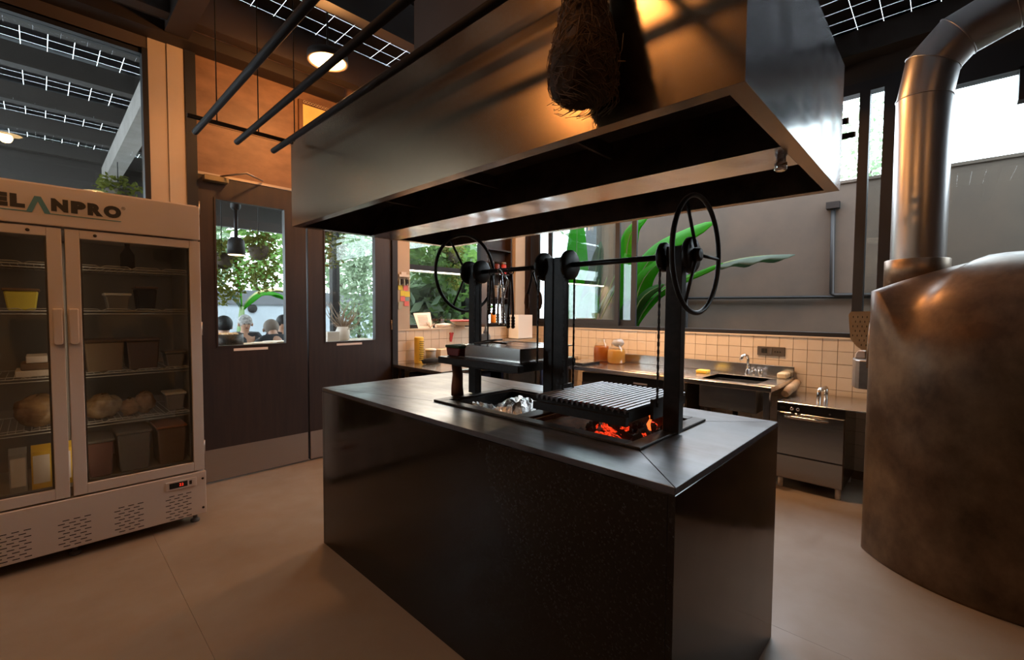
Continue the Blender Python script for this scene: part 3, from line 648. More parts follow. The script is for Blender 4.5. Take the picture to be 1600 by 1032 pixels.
fx = MB().lathe([(.006, .045), (.014, .04), (.014, .01), (.018, .008), (.018, -.012), (.012, -.016)], (1.60, .385, hz0-.02), 16); fx.build('drain_plug', M_chrome, hd)
MB().box(1.25, 1.95, 1.2, 1.85, hz1, 3.5).build('duct', M_joist, hd)

# ------------------------------------------------------------------ hanging bar racks on both sides of the hood
M_bar = mat('matt_black_bar', (0.010, 0.008, 0.007), 0.7, 0.0, spec=0.12)
def rack(xs, y0, y1, zb, label, cy):
    r = thing('hanging_rack', label, 'rack', (sum(xs)/3, (y0+y1)/2, zb))
    for x in xs:
        b = MB().cyl((x, y0, zb), (x, y1, zb), .0145, n=14).build('bar', M_bar, r)
        for ye in (y0, y1):
            s_ = -1 if ye == min(y0, y1) else 1
            MB().cyl((x, ye, zb), (x, ye+s_*.004, zb), .0147, n=14).build('end_cap', M_gasket, b)
    for c in cy:
        MB().box(min(xs)-.06, max(xs)+.05, c-.009, c+.009, zb+.0146, zb+.030).build('cross_bar', M_bar, r)
        for x in xs: MB().cyl((x+.06, c, zb+.03), (x+.06, c, 3.56), .0028, n=6).build('hanger_rod', M_bar, r)
rack((.560, .745, .925), .33, 2.745, 2.235, 'three long black hanging bars in front of the hood', (.62, 2.60))
rack((2.45, 2.62, 2.84), .36, 2.70, 2.245, 'three long black hanging bars behind the hood by the window', (.85, 2.55))

# ------------------------------------------------------------------ nest
nx, ny = .922, .652
ne = thing('hanging_nest', 'bottle shaped brown grass nest hanging in front of the hood', 'nest', (nx, ny, 1.85))
prof = [(r_*.87, h_+.004) for r_, h_ in [(.02, 1.862), (.062, 1.856), (.083, 1.872), (.092, 1.90), (.090, 1.94), (.080, 1.99), (.066, 2.04), (.052, 2.09), (.040, 2.14), (.028, 2.20), (.015, 2.26)]]
nm = MB(); n = 40; vs_ = []
for (r, h) in prof:
    for j in range(n): a = 2*PI*j/n; q = r*random.uniform(.93, 1.05); vs_.append((nx+q*math.cos(a), ny+q*math.sin(a), h+random.uniform(-.004, .004)))
m_ = len(prof); nm._add(vs_, [(i*n+j, i*n+(j+1) % n, (i+1)*n+(j+1) % n, (i+1)*n+j) for i in range(m_-1) for j in range(n)]+[tuple(range(n-1, -1, -1)), tuple(range((m_-1)*n, m_*n))], True)
nm.build('nest_body', M_nest, ne)
fb = MB()
def nr(h):
    for i in range(len(prof)-1):
        if prof[i][1] <= h <= prof[i+1][1] and i > 0: t = (h-prof[i][1])/(prof[i+1][1]-prof[i][1]); return prof[i][0]*(1-t)+prof[i+1][0]*t
    return .06
for k in range(900):
    h = random.uniform(1.868, 2.22); a = random.random()*2*PI; pts = []; da = random.uniform(-.9, .9); dh = random.uniform(-.07, .07); out = random.uniform(0, .010)
    for q in range(4):
        t = q/3; hh = min(2.25, max(1.862, h+dh*t)); rr_ = nr(hh)*1.0+.002+out*math.sin(t*PI); aa = a+da*t
        pts.append((nx+rr_*math.cos(aa), ny+rr_*math.sin(aa), hh))
    fb.tube(pts, .0009, 3, cap=False)
for k in range(70):
    a = random.random()*2*PI; r0 = random.uniform(.03, .088); pts = [(nx+r0*math.cos(a), ny+r0*math.sin(a), 1.872), (nx+r0*1.05*math.cos(a+.3), ny+r0*1.05*math.sin(a+.3), 1.856), (nx+r0*.9*math.cos(a+.8), ny+r0*.9*math.sin(a+.8), 1.848-random.random()*.010)]
    fb.tube(pts, .0009, 3, cap=False)
fb.tube([(nx+.01, ny-.03, 1.86), (nx+.012, ny-.032, 1.82), (nx+.01, ny-.03, 1.795)], .0012, 4); fb.tube([(nx, ny-.09, 1.92), (nx-.01, ny-.12, 1.905)], .0014, 4); fb.tube([(nx, ny-.09, 1.915), (nx, ny-.105, 1.94), (nx, ny-.108, 1.975)], .0010, 4)
tag(fb.build('straw_fibre', M_fibre, ne), kind='stuff')
MB().tube([(nx, ny, 2.25), (.925, ny, 2.245)], .004, 6).build('hanging_cord', M_fibre, ne)

# ================================================================== domed oven and flue
OX, OY, OR_, OYF = 3.60, -.286, .689, .31
ov = thing('domed_pizza_oven', 'huge burnished brown plaster pizza oven with a domed top', 'oven', (OX, OY, 0))
NT = 160; mb = MB(); vs_ = []; rows = []
def bnd(t):
    x, y = math.cos(t)*OR_, math.sin(t)*OR_
    return x, min(y, OYF-OY)
def facew(t): x, y = math.cos(t), math.sin(t); return max(0, min(1, (y-.55)/.30))
def smooth(a): return a*a*(3-2*a)
zl = [0, .02, .15, .3, .45, .6, .75, .9, 1.0]
def z0f(t): return 1.06+(1.474-1.06)*smooth(facew(t))
for f_ in [0, .01, .15, .3, .45, .6, .75, .88, 1.0]:
    r_ = []
    for j in range(NT):
        t = 2*PI*j/NT; x, y = bnd(t); sw = 1.0+.006*math.sin(3*t+5*f_); fl = 1.012-.012*min(1, f_/.15) if f_ < .15 else 1.0
        if math.sin(t)*OR_ > OYF-OY: sw = 1.0
        r_.append((OX+x*sw*fl, OY+y*(sw if y < OYF-OY-1e-6 else 1), f_*z0f(t)))
    rows.append(r_)
for rho in (.985, .96, .93, .89, .84, .78, .70, .60, .48, .34, .18, .05):
    r_ = []
    for j in range(NT):
        t = 2*PI*j/NT; x, y = bnd(t); z0 = z0f(t); w_ = smooth(facew(t)); z = z0+(1.678-z0)*(1-rho**(2.6-1.3*w_))**(.52+.43*w_)
        r_.append((OX+x*rho, OY+y*rho, z))
    rows.append(r_)
for r_ in rows: vs_ += r_
k = len(rows); fs_ = [(i*NT+j, i*NT+(j+1) % NT, (i+1)*NT+(j+1) % NT, (i+1)*NT+j) for i in range(k-1) for j in range(NT)]+[tuple(range(NT-1, -1, -1)), tuple(range((k-1)*NT, k*NT))]
mb._add(vs_, fs_, True); dome = mb.build('oven_dome', M_oven, ov)
# arched mouth: dark recess cut behind the front face
arc = [(OX-.24, 1.02)]+[(OX-.24*math.cos(PI*q/14), 1.14+.20*math.sin(PI*q/14)) for q in range(15)]+[(OX+.24, 1.02)]
cut = MB().prism(arc, 'y', OYF-.30, OYF+.1).build('mouth_cutter', M_soot)
bo = dome.modifiers.new('mouth', 'BOOLEAN'); bo.operation = 'DIFFERENCE'; bo.object = cut; bo.solver = 'EXACT'
_dg = bpy.context.evaluated_depsgraph_get(); _dg.update()
_me = bpy.data.meshes.new_from_object(dome.evaluated_get(_dg)); dome.modifiers.clear(); dome.data = _me
bpy.data.objects.remove(cut)
arc2 = [(OX-.25, 1.03)]+[(OX-.25*math.cos(PI*q/14), 1.14+.21*math.sin(PI*q/14)) for q in range(15)]+[(OX+.25, 1.03)]
am = MB()
MB().prism([(a, b) for a, b in arc], 'y', OYF-.299, OYF-.28).build('mouth_back', M_soot, ov)
MB().tube([(a, OYF+.004, b) for a, b in arc2], .014, 8).build('mouth_rim', M_collar, ov)
lp = [(OX-.25, OYF+.0)]+[(OX-.25*math.cos(PI*q/12), OYF+.005+.10*math.sin(PI*q/12)**.6) for q in range(13)]+[(OX+.25, OYF+.0)]
MB().prism(lp, 'z', .90, 1.07).build('landing_shelf', mat('shelf_steel', (.36, .32, .29), .35, .8, noise=(9, (.22, .18, .15), .7)), ov, .004, label='rounded steel landing shelf below the mouth')
MB().lathe([(.150, 1.50), (.150, 1.665), (.146, 1.668), (.11, 1.668)], (OX, .135, 0), 40).build('flue_collar', M_collar, ov)
fl = thing('oven_flue', 'thick galvanised flue pipe with a jointed elbow above the oven', 'flue', (OX, .133, 1.67))
fp = [(OX, .133, 1.655), (OX, .135, 2.60), (OX, .105, 2.79), (OX, .005, 2.905), (OX, -.20, 2.985), (OX, -.62, 3.05), (OX, -1.6, 3.12)]
for a, b in zip(fp[:-1], fp[1:]): pass
def miter_tube(pts, r, n=40):
    """one mesh per straight gore, mitred on shared planes"""
    P = [Vector(p) for p in pts]; out = []; rings = []
    for i in range(len(P)):
        d0 = (P[i]-P[i-1]).normalized() if i > 0 else (P[1]-P[0]).normalized(); d1 = (P[i+1]-P[i]).normalized() if i < len(P)-1 else d0
        nrm = (d0+d1).normalized(); U = Vector((1, 0, 0)); W = d1.cross(U).normalized(); c = []
        for j in range(n):
            a = 2*PI*j/n; q = U*math.cos(a)*r+W*math.sin(a)*r; tt = -q.dot(nrm)/d1.dot(nrm); c.append(P[i]+q+d1*tt)
        rings.append(c)
    return rings
rg = miter_tube(fp, .126)
for i in range(len(rg)-1):
    m = MB(); n = len(rg[i]); m._add(list(rg[i])+list(rg[i+1]), [(j, (j+1) % n, n+(j+1) % n, n+j) for j in range(n)], True)
    m.build('pipe_section', M_flue, fl)
    if i > 0:
        m = MB(); c = [Vector(p) for p in rg[i]]; ce = sum(c, Vector())/n; m.tube([p+(p-ce).normalized()*.001 for p in c]+[c[0]], .0035, 5, cap=False); m.build('seam_bead', M_flue, fl)
# perforated peel and a small device on the landing shelf
pe = thing('pizza_peel', 'perforated tan metal pizza peel leaning beside the oven mouth', 'peel', (OX, .42, 1.07))
pv = [(.31, 1.085), (.33, 1.075), (.405, 1.14), (.437, 1.185), (.447, 1.28), (.452, 1.34), (.44, 1.36), (.33, 1.363), (.312, 1.35)]
pv = [(y*1.117, 1.35+(z-1.35)*1.117) for y, z in pv]
m = MB().prism(pv, 'x', 4.02, 4.024); pl = m.build('peel_blade', mat('tan_metal', (0.42, 0.30, 0.18), .4, .5, noise=(9, (.30, .2, .12), .8)), pe)
pm_ = MB()
for r in range(7):
    for c in range(5):
        y = .372+c*.026+(.012 if r % 2 else 0); z = 1.125+r*.033
        if y < .488 and (z > 1.17 or y < .45): pm_.box(4.0185, 4.0195, y-.0022, y+.0022, z-.007, z+.007)
tag(pm_.build('perforation', M_soot, pl), kind='stuff')
MB().tube([(4.022, .35, 1.06), (4.022, .30, .85), (4.022, .26, .6)], .009, 8).build('peel_handle', M_steel, pe)
sd = MB().prism([(.345, 1.071), (.40, 1.071), (.397, 1.10), (.385, 1.118), (.35, 1.118)], 'x', 3.5, 3.58)
solo(sd, 'plastic_box', M_white, 'small pale plastic box on the oven landing shelf', 'box', bevel=.004)

# ================================================================== upright glass door cooler
FX0, FX1, FY, FS = -.51, .692, 3.34, .091
fr_ = thing('upright_cooler', 'tall white two door glass cooler with black ELANPRO lettering', 'fridge', ((FX0+FX1)/2, 3.67, 0))
m = MB(); t = .04
m.box(FX0, FX0+t, 3.39, 4.0, .331, 1.978).box(FX1-t, FX1, 3.39, 4.0, .331, 1.978).box(FX0+t, FX1-t, 3.96, 4.0, .331, 1.978).box(FX0+t, FX1-t, 3.39, 3.96, 1.76, 1.978)
body = m.build('cabinet', M_fridge, fr_)
MB().box(FX0+t, FX1-t, 3.955, 3.96, .38, 1.76).box(FX0+t, FX1-t, 3.39, 3.96, .331, .38).box(FX0+t, FX0+t+.004, 3.39, 3.955, .38, 1.76).box(FX1-t-.004, FX1-t, 3.39, 3.955, .38, 1.76).build('liner', M_fridge_in, body)
hp = B(FX0, FX1, FY-.004, 3.39, 1.772, 1.976).build('header_panel', M_fridge, fr_, .004, 2)
B(FX0+.01, FX1-.01, FY+.02, 3.7, 1.976, 1.984).build('top_ledge', M_fridge, fr_)
yl = FY-.0045
for ch, a, b in (('E', -.158, -.098), ('L', -.091, -.040), ('N', .051, .114), ('P', .124, .182), ('R', .188, .250), ('O', .252, .325)):
    letter(ch, a, b, 1.846, 1.912, yl, M_letter, hp, .085)
MB().prism([(-.038, 1.829), (-.007, 1.912), (.016, 1.912), (.050, 1.829), (.027, 1.829), (.0045, 1.886), (-.017, 1.829)], 'y', yl-.002, yl).build('letter', M_teal, hp, label='teal peaked letter without a crossbar')
B(-.25, -.030, yl-.0015, yl, 1.829, 1.834).build('underline', M_teal, hp); B(.045, .324, yl-.0015, yl, 1.829, 1.833).build('underline', M_teal, hp)
MB().torus((.335, yl-.001, 1.906), .0075, .0008, 'y', 20, 4).build('registered_mark', M_letter, hp); letter('R', .3318, .3385, 1.9022, 1.910, yl, M_letter, hp, .01, 'registered_mark')
def fdoor(x0, x1, hside):
    z0, z1, f = .338, 1.762, .056
    d = MB().box(x0, x0+f, FY, FY+.045, z0, z1).box(x1-f, x1, FY, FY+.045, z0, z1).box(x0+f, x1-f, FY, FY+.045, z0, z0+f).box(x0+f, x1-f, FY, FY+.045, z1-f*.8, z1).build('door', M_fridge, fr_, .003, 2)
    B(x0+f, x1-f, FY+.010, FY+.016, z0+f, z1-f*.8).build('pane', M_fglass, d)
    ring_ = MB(); a = .008
    ring_.box(x0+f, x0+f+a, FY+.016, FY+.04, z0+f, z1-.05).box(x1-f-a, x1-f, FY+.016, FY+.04, z0+f, z1-.05).box(x0+f+a, x1-f-a, FY+.016, FY+.04, z0+f, z0+f+a)
    ring_.build('gasket', M_gasket, d)
    hx = x1-.024 if hside == 'r' else x0+.024
    MB().prism([(hx-.019, 1.345), (hx+.019, 1.345), (hx+.019, 1.165), (hx+.010, 1.155), (hx-.010, 1.155), (hx-.019, 1.165)], 'y', FY-.026, FY).build('handle', M_fridge, d, .005, 2)
    MB().lathe([(.003, -.004), (.008, -.004), (.008, 0)], ((x0+x1)/2-.18 if hside == 'l' else x1-.06-.06, FY, z1-.022), 12, 'y').build('lock', M_iron_worn, d)
fdoor(FX0, FS-.006, 'r'); fdoor(FS+.006, FX1, 'l')
bp = B(FX0-.002, FX1+.004, FY-.008, 3.99, .062, .329).build('base_panel', M_fridge, fr_, .004, 2)
sl = [(.489, .609, .052, .222), (.258, .383, .060, .228), (.034, .158, .060, .228), (-.19, -.066, .060, .228), (-.42, -.30, .06, .228)]
for (a, b, c, d_) in sl:
    v = MB(); nr_ = 9
    for r in range(nr_):
        z = c+.022+(d_-c-.03)*r/(nr_-1); off = .0 if r % 2 else .018
        for q in range(3):
            x = a+off+q*.042
            if x+.026 < b+.012: v.box(x, x+.026, FY-.0086, FY-.0078, z-.0022, z+.0022)
    v.build('vent_slots', M_soot, bp)
dp = B(.490, .645, FY-.014, FY-.008, .250, .305).build('control_panel', M_fridge, fr_, .002)
B(.508, .598, FY-.0155, FY-.014, .262, .295).build('display', M_soot, dp)
letter('22', .556, .578, .271, .287, FY-.0157, M_digit, dp, .0, 'digit', .0004)
B(.607, .620, FY-.016, FY-.014, .267, .291).build('switch', M_letter, dp)
for z in (.10, .285): MB().lathe([(.002, -.003), (.007, -.003), (.007, 0)], (.678, FY-.008, z), 10, 'y').build('screw', M_soot, bp)
for x in (FX0+.06, .097, FX1-.045):
    for y in (3.40, 3.92): MB().cyl((x, y, .062), (x, y, .02), .012, n=10).lathe([(.024, 0), (.026, .012), (.016, .022)], (x, y, 0), 14).build('foot', M_gasket, fr_)
for (x0, x1) in ((FX0+.045, FS-.012), (FS+.012, FX1-.046)):
    for z in (1.575, 1.332, .978, .70):
        w = MB(); y0, y1 = 3.43, 3.93
        for yy in (y0, y1): w.cyl((x0, yy, z), (x1, yy, z), .0028, n=6)
        w.cyl((x0, y0, z-.016), (x1, y0, z-.016), .0025, n=6)
        nn = 4
        for q in range(nn):
            xa = x0+(x1-x0)*q/nn; xb = x0+(x1-x0)*(q+1)/nn; w.tube([(xa, y0, z), (xa+.02, y0, z+.012), (xb-.02, y0, z+.012), (xb, y0, z)], .0022, 6)
        for q in range(19): xx = x0+.012+(x1-x0-.024)*q/18; w.cyl((xx, y0, z), (xx, y1, z), .0016, n=5)
        w.build('wire_shelf', M_wire, fr_)
MB().cyl((FS, 3.50, .45), (FS, 3.50, 1.70), .008, n=8).build('shelf_post', M_fridge_in, fr_)

for x in (FS-.045, FS+.035):
    B(x, x+.010, 3.405, 3.415, .45, 1.70).build('interior_lamp', M_fled, fr_)
# goods in the cooler
def tub(name, x0, x1, y0, y1, z0, h, m1, m2, label, cat='container', lid=None):
    t_ = thing(name, label, cat, ((x0+x1)/2, (y0+y1)/2, z0)); s_ = .012
    MB()._add([(x0+s_, y0+s_, z0), (x1-s_, y0+s_, z0), (x1-s_, y1-s_, z0), (x0+s_, y1-s_, z0), (x0, y0, z0+h), (x1, y0, z0+h), (x1, y1, z0+h), (x0, y1, z0+h)],
              [(0, 3, 2, 1), (4, 5, 6, 7), (0, 1, 5, 4), (1, 2, 6, 5), (2, 3, 7, 6), (3, 0, 4, 7)]).build('tub_body', m1, t_, .006)
    B(x0-.006, x1+.006, y0-.006, y1+.006, z0+h, z0+h+.014).build('lid', m2, t_, .004)
    return t_
def bag(c, r, label, m=M_bag):
    b_ = MB(); b_.ball((c[0], c[1], c[2]+r[2]), (r[0], r[1]), 18, 10, r[2])
    b_.v = [(x+random.uniform(-.009, .009), y+random.uniform(-.009, .009), max(c[2]+.001, z+random.uniform(-.009, .009))) for x, y, z in b_.v]
    return solo(b_, 'food_bag', m, label, 'bag')
zf = [1.580, 1.337, .983, .705, .382]
tub('food_bin', .165, .335, 3.46, 3.70, zf[2], .17, M_bintop, M_bin, 'brown food bin on the third cooler shelf by the door post')
tub('food_bin', .345, .500, 3.46, 3.70, zf[2], .17, M_bin, M_bin, 'darker brown food bin in the middle of the third cooler shelf')
tub('food_tub', .53, .63, 3.48, 3.62, zf[2], .085, M_gbin, M_gbin, 'small grey tub at the right end of the third cooler shelf')
tub('food_tub', .53, .63, 3.50, 3.64, zf[3], .10, M_gbin, M_white, 'small grey tub with a pale lid on the fourth cooler shelf')
tub('food_tub', .16, .275, 3.45, 3.70, zf[4], .20, mat('pinkish_tub', (.24, .11, .085), .4), M_gbin, 'reddish food tub on the cooler floor by the door post')
tub('food_tub', .29, .445, 3.45, 3.70, zf[4], .225, M_gbin, M_gbin, 'large grey food tub in the middle of the cooler floor')
tub('food_tub', .475, .62, 3.45, 3.70, zf[4], .225, mat('warm_tub', (.20, .13, .09), .4), mat('orange_lid', (.40, .16, .06), .4), 'food tub with an orange lid at the right of the cooler floor')
tub('food_tub', .26, .37, 3.48, 3.62, zf[1], .085, M_gbin, M_white, 'pale lidded tub on the second cooler shelf, right door')
tub('food_bin', .40, .50, 3.5, 3.66, zf[1], .13, M_soot, M_bin, 'black box on the second cooler shelf, right door')
bag((.24, 3.55, zf[3]), (.085, .10, .07), 'golden bag of bread on the fourth cooler shelf by the post')
bag((.36, 3.54, zf[3]), (.05, .07, .05), 'clear bag of rolls in the middle of the fourth cooler shelf')
bag((.43, 3.56, zf[3]), (.05, .08, .065), 'brown bag beside the rolls on the fourth cooler shelf')
bag((-.02, 3.54, zf[3]), (.10, .11, .085), 'big bag of bread behind the left cooler door')
bd = MB().lathe([(.03, zf[0]), (.034, zf[0]+.01), (.034, zf[0]+.09), (.012, zf[0]+.13), (.012, zf[0]+.165)], (.37, 3.56, 0), 16)
solo(bd, 'sauce_bottle', M_soot, 'dark long necked bottle on the top cooler shelf', 'bottle')
tub('carton_box', -.13, -.005, 3.47, 3.7, zf[0]-.245+.0, .10, M_ynote, M_card, 'yellow labelled carton on the second cooler shelf, left door', 'box')
for k, (a, b, h) in enumerate(((-.10, .03, .035), (-.08, .055, .035), (-.06, .02, .035))):
    solo(B(a, b, 3.46, 3.66, zf[2]+k*.037, zf[2]+k*.037+h), 'takeaway_box', M_card if k == 1 else M_paper, ['lowest pale takeaway box in the cooler stack', 'middle brown takeaway box in the cooler stack', 'topmost pale takeaway box in the cooler stack'][k], 'box', bevel=.003)
def carton(x, w, m2, label):
    c = thing('milk_carton', label, 'carton', (x+w/2, 3.5, zf[4])); y0 = 3.46; z = zf[4]; h = .20
    B(x, x+w, y0, y0+w, z, z+h).build('carton_body', m2, c)
    MB().prism([(y0, z+h), (y0+w, z+h), (y0+w/2+.003, z+h+.03), (y0+w/2-.003, z+h+.03)], 'x', x, x+w).build('carton_top', m2, c)
    B(x+w*.08, x+w*.92, y0-.001, y0, z+.03, z+h-.02).build('carton_label', M_paper, c, label='pale printed label panel')
carton(-.055, .075, M_yellow, 'yellow milk carton on the cooler floor, left of the pair'); carton(.030, .070, M_yellow, 'yellow milk carton on the cooler floor beside the door post'); carton(-.135, .065, M_frost, 'greyish white carton on the cooler floor at the frame edge')

# ================================================================== sink counter, dishwasher, corner worktop
def legs(root, pts, z1, m, w=.02):
    for x, y in pts: B(x-w, x+w, y-w, y+w, 0, z1).build('leg', m, root)
SX0, SY0, SY1, SZT = 3.80, .93, 2.90, .785
sk = thing('sink_counter', 'long stainless sink counter with a basin and splashback under the window', 'sink', (4.15, 1.9, 0))
bx0, bx1, by0, by1 = 3.90, 4.34, 1.06, 1.50
top = MB().box(SX0, bx0, SY0, SY1, SZT-.04, SZT).box(bx1, 4.53, SY0, SY1, SZT-.04, SZT).box(bx0, bx1, SY0, by0, SZT-.04, SZT).box(bx0, bx1, by1, SY1, SZT-.04, SZT)
top.build('worktop', M_steel_y, sk, .003)
B(4.50, 4.53, SY0, SY1, SZT, SZT+.095).build('splashback', M_steel_y, sk, .003)
openbox(bx0-.004, bx1+.004, by0-.004, by1+.004, SZT-.24, SZT-.003, .004).build('basin', M_steel, sk, .004)
MB().lathe([(.01, SZT-.238), (.03, SZT-.238), (.034, SZT-.234)], (4.12, 1.28, 0), 18).build('drain', M_chrome, sk)
MB().cyl((4.12, 1.28, SZT-.24), (4.12, 1.28, .3), .022, n=12).build('drain_pipe', M_soot, sk)
legs(sk, [(SX0+.05, SY0+.04), (4.47, SY0+.04), (SX0+.05, 1.62), (4.47, 1.62), (SX0+.05, SY1-.04), (4.47, SY1-.04)], SZT-.04, M_steel)
B(SX0+.05, SX0+.07, SY0+.06, SY1-.06, .14, .17).build('lower_rail', M_steel, sk)
fa = thing('faucet', 'chrome swan neck tap standing behind the sink basin', 'tap', (4.42, 1.27, SZT))
MB().tube([(4.42, 1.275, SZT), (4.42, 1.275, .925), (4.41, 1.28, .955), (4.38, 1.292, .968), (4.345, 1.303, .955), (4.325, 1.31, .925)], .0125, 12).build('spout', M_chrome, fa)
MB().lathe([(.026, SZT), (.026, SZT+.01), (.018, SZT+.018), (.018, SZT+.05), (.012, SZT+.055)], (4.42, 1.275, 0), 18).build('tap_base', M_chrome, fa)
for k, dy in enumerate((-.05, -.10)):
    MB().lathe([(.016, SZT), (.018, SZT+.02), (.022, SZT+.03), (.02, SZT+.055), (.008, SZT+.06)], (4.42, 1.275+dy, 0), 14).build('valve', M_chrome, fa)
    MB().tube([(4.42, 1.275+dy, SZT+.055), (4.36, 1.26+dy, SZT+.065)], .006, 8).build('tap_lever', M_chrome, fa)
solo(B(4.20, 4.30, 1.56, 1.66, SZT+.001, SZT+.03), 'sponge', M_yellow, 'yellow sponge beside the sink basin', 'sponge', bevel=.006)
solo(B(4.36, 4.50, .955, 1.03, SZT+.001, SZT+.05), 'cream_block', mat('cream_block', (.60, .48, .30), .6), 'cream coloured block at the right end of the sink counter', 'block', bevel=.01)
tw = MB().tube([(4.10, .905, .70), (4.20, .895, .73), (4.38, .90, .735), (4.50, .905, .75)], [.028, .034, .036, .03], 10)
solo(tw, 'rolled_cloth', mat('tan_cloth', (.42, .26, .13), .9, noise=(14, (.2, .11, .06), .8)), 'tan rolled cloth tucked between sink and dishwasher', 'cloth')
wsx = thing('wall_socket', 'grey rectangular socket plate on the tiles right of the tap', 'socket', (XB, 1.12, 1.0))
B(XB-.014, XB-.002, 1.012, 1.235, .962, 1.043).build('plate', mat('socket_grey', (.12, .095, .075), .4, .4), wsx, .003)
for k, y in enumerate((1.19, 1.165)): B(XB-.017, XB-.014, y-.010, y+.010, .985, 1.025).build('socket_hole', M_soot, wsx)
B(XB-.019, XB-.014, 1.115, 1.135, .98, 1.028).build('rocker_switch', M_gasket, wsx)
for k in range(3): MB().lathe([(.002, 0), (.006, 0), (.006, .003)], (XB-.017, 1.09-k*.02, 1.0), 10, 'x').build('socket_pin_hole', M_soot, wsx)
# big jars of syrup
def jar(x, y, m, label, h=.21, r=.088):
    j = thing('glass_jar', label, 'jar', (x, y, SZT)); z = SZT+.002
    MB().lathe([(r*.8, z+.004), (r*.96, z+.014), (r*.97, z+h*.45), (r*.93, z+h*.62), (r*.86, z+h*.70)], (x, y, 0), 28).build('syrup', m, j)
    MB().lathe([(r*.82, z), (r, z+.012), (r*1.01, z+h*.62), (r*.8, z+h*.80), (r*.55, z+h*.90), (r*.58, z+h*1.0), (r*.54, z+h*1.0), (r*.5, z+h*.88)], (x, y, 0), 28).build('jar_glass', M_jar, j)
    return j
jar(4.38, 2.795, M_amber, 'glass jar of dark amber syrup on the sink counter', .25, .088)
j2 = jar(4.33, 2.575, M_honey, 'glass jar of pale yellow syrup under crumpled plastic film', .215, .098)
cf = MB().ball((4.34, 2.56, SZT+.225), (.055, .06), 14, 8, .04); cf.v = [(x+random.uniform(-.012, .012), y+random.uniform(-.012, .012), z+random.uniform(-.012, .012)) for x, y, z in cf.v]
cf.build('plastic_film', M_frost, j2)
bt2 = thing('griddle_tray', 'black griddle tray lying on the counter left of the jars', 'tray', (4.2, 2.97, SZT))
B(3.86, 4.20, 2.70, 2.885, SZT+.001, SZT+.022).build('tray_body', M_iron, bt2, .003)
B(3.86, 4.25, 2.69, 2.89, SZT+.022, SZT+.03).build('tray_lid', M_steel, bt2)
# under counter cooler
uc = thing('undercounter_cooler', 'dark undercounter cooler with a small white nameplate beneath the sink counter', 'fridge', (4.15, 2.15, 0))
B(3.90, 4.5, 1.72, 2.72, .08, .72).build('cabinet', mat('dark_cooler', (.045, .042, .04), .35, .6), uc, .004)
for a, b in ((1.73, 2.215), (2.225, 2.71)):
    d_ = B(3.88, 3.90, a, b, .09, .62).build('door', M_dw, uc, .003); MB().box(3.868, 3.88, a+.05, b-.05, .585, .60).build('handle', M_steel, d_)
B(3.885, 3.90, 1.74, 2.70, .63, .715).build('control_strip', M_soot, uc)
B(3.883, 3.885, 1.98, 2.12, .665, .68).build('nameplate', M_paper, uc)
for x, y in ((3.94, 1.78), (3.94, 2.66), (4.45, 1.78), (4.45, 2.66)): MB().cyl((x, y, 0), (x, y, .08), .02, n=10).build('foot', M_soot, uc)
# dishwasher
DX, DY0, DY1 = 3.93, .49, .918
dw = thing('glass_washer', 'small stainless undercounter dishwasher beside the sink', 'dishwasher', (4.23, .7, 0))
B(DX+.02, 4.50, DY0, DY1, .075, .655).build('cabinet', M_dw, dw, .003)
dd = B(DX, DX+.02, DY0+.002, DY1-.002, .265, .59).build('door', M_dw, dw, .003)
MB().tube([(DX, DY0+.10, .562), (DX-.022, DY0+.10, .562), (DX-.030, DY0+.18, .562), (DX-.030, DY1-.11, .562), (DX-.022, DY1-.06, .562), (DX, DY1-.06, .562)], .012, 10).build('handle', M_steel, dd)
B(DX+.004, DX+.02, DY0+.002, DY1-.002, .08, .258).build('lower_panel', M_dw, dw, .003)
cpn = B(DX+.002, DX+.02, DY0, DY1, .595, .655).build('control_panel', M_soot, dw)
for y in (DY1-.10, DY1-.14): MB().lathe([(.004, -.012), (.013, -.012), (.014, 0)], (DX+.002, y, .622), 14, 'x').build('knob', M_chrome, cpn)
MB().lathe([(.003, -.003), (.007, -.003), (.007, 0)], (DX+.002, DY0+.09, .615), 10, 'x').build('button', M_gasket, cpn)
B(DX+.001, DX+.002, DY1-.055, DY1-.02, .612, .632).build('nameplate', M_dw, cpn)
for x, y in ((DX+.04, DY0+.03), (DX+.04, DY1-.03), (4.45, DY0+.03), (4.45, DY1-.03)): MB().cyl((x, y, 0), (x, y, .075), .018, n=12).build('foot', M_white, dw)
pl_ = thing('steel_drainboard', 'thin steel drainboard lying across the dishwasher top', 'drainboard', (4.2, .66, .66))
B(DX-.01, 4.53, .345, DY1+.005, .658, .668).build('board', M_steel, pl_, .002); MB().box(4.05, 4.07, .345, .36, .30, .658).box(4.45, 4.47, .345, .36, 0, .658).build('leg', M_steel, pl_)
hh = MB().tube([(4.02, .665, .668), (4.02, .665, .765), (4.03, .664, .772), (4.20, .651, .772), (4.21, .65, .765), (4.21, .65, .668)], .014, 8)
solo(hh, 'rack_handle', M_steel, 'square steel handle standing on the dishwasher top', 'handle')
wp = MB().cyl((4.49, .30, 0), (4.49, .30, .62), .014, n=10); solo(wp, 'waste_pipe', mat('grey_pipe', (.32, .28, .24), .5), 'pale vertical pipe on the tiles right of the dishwasher', 'pipe')
cb_ = MB().tube([(4.53, .365, .62), (4.48, .36, .70), (4.44, .365, .78), (4.43, .34, .86)], .006, 6); solo(cb_, 'hose', M_soot, 'thin black hose hanging below the oven landing shelf', 'hose')

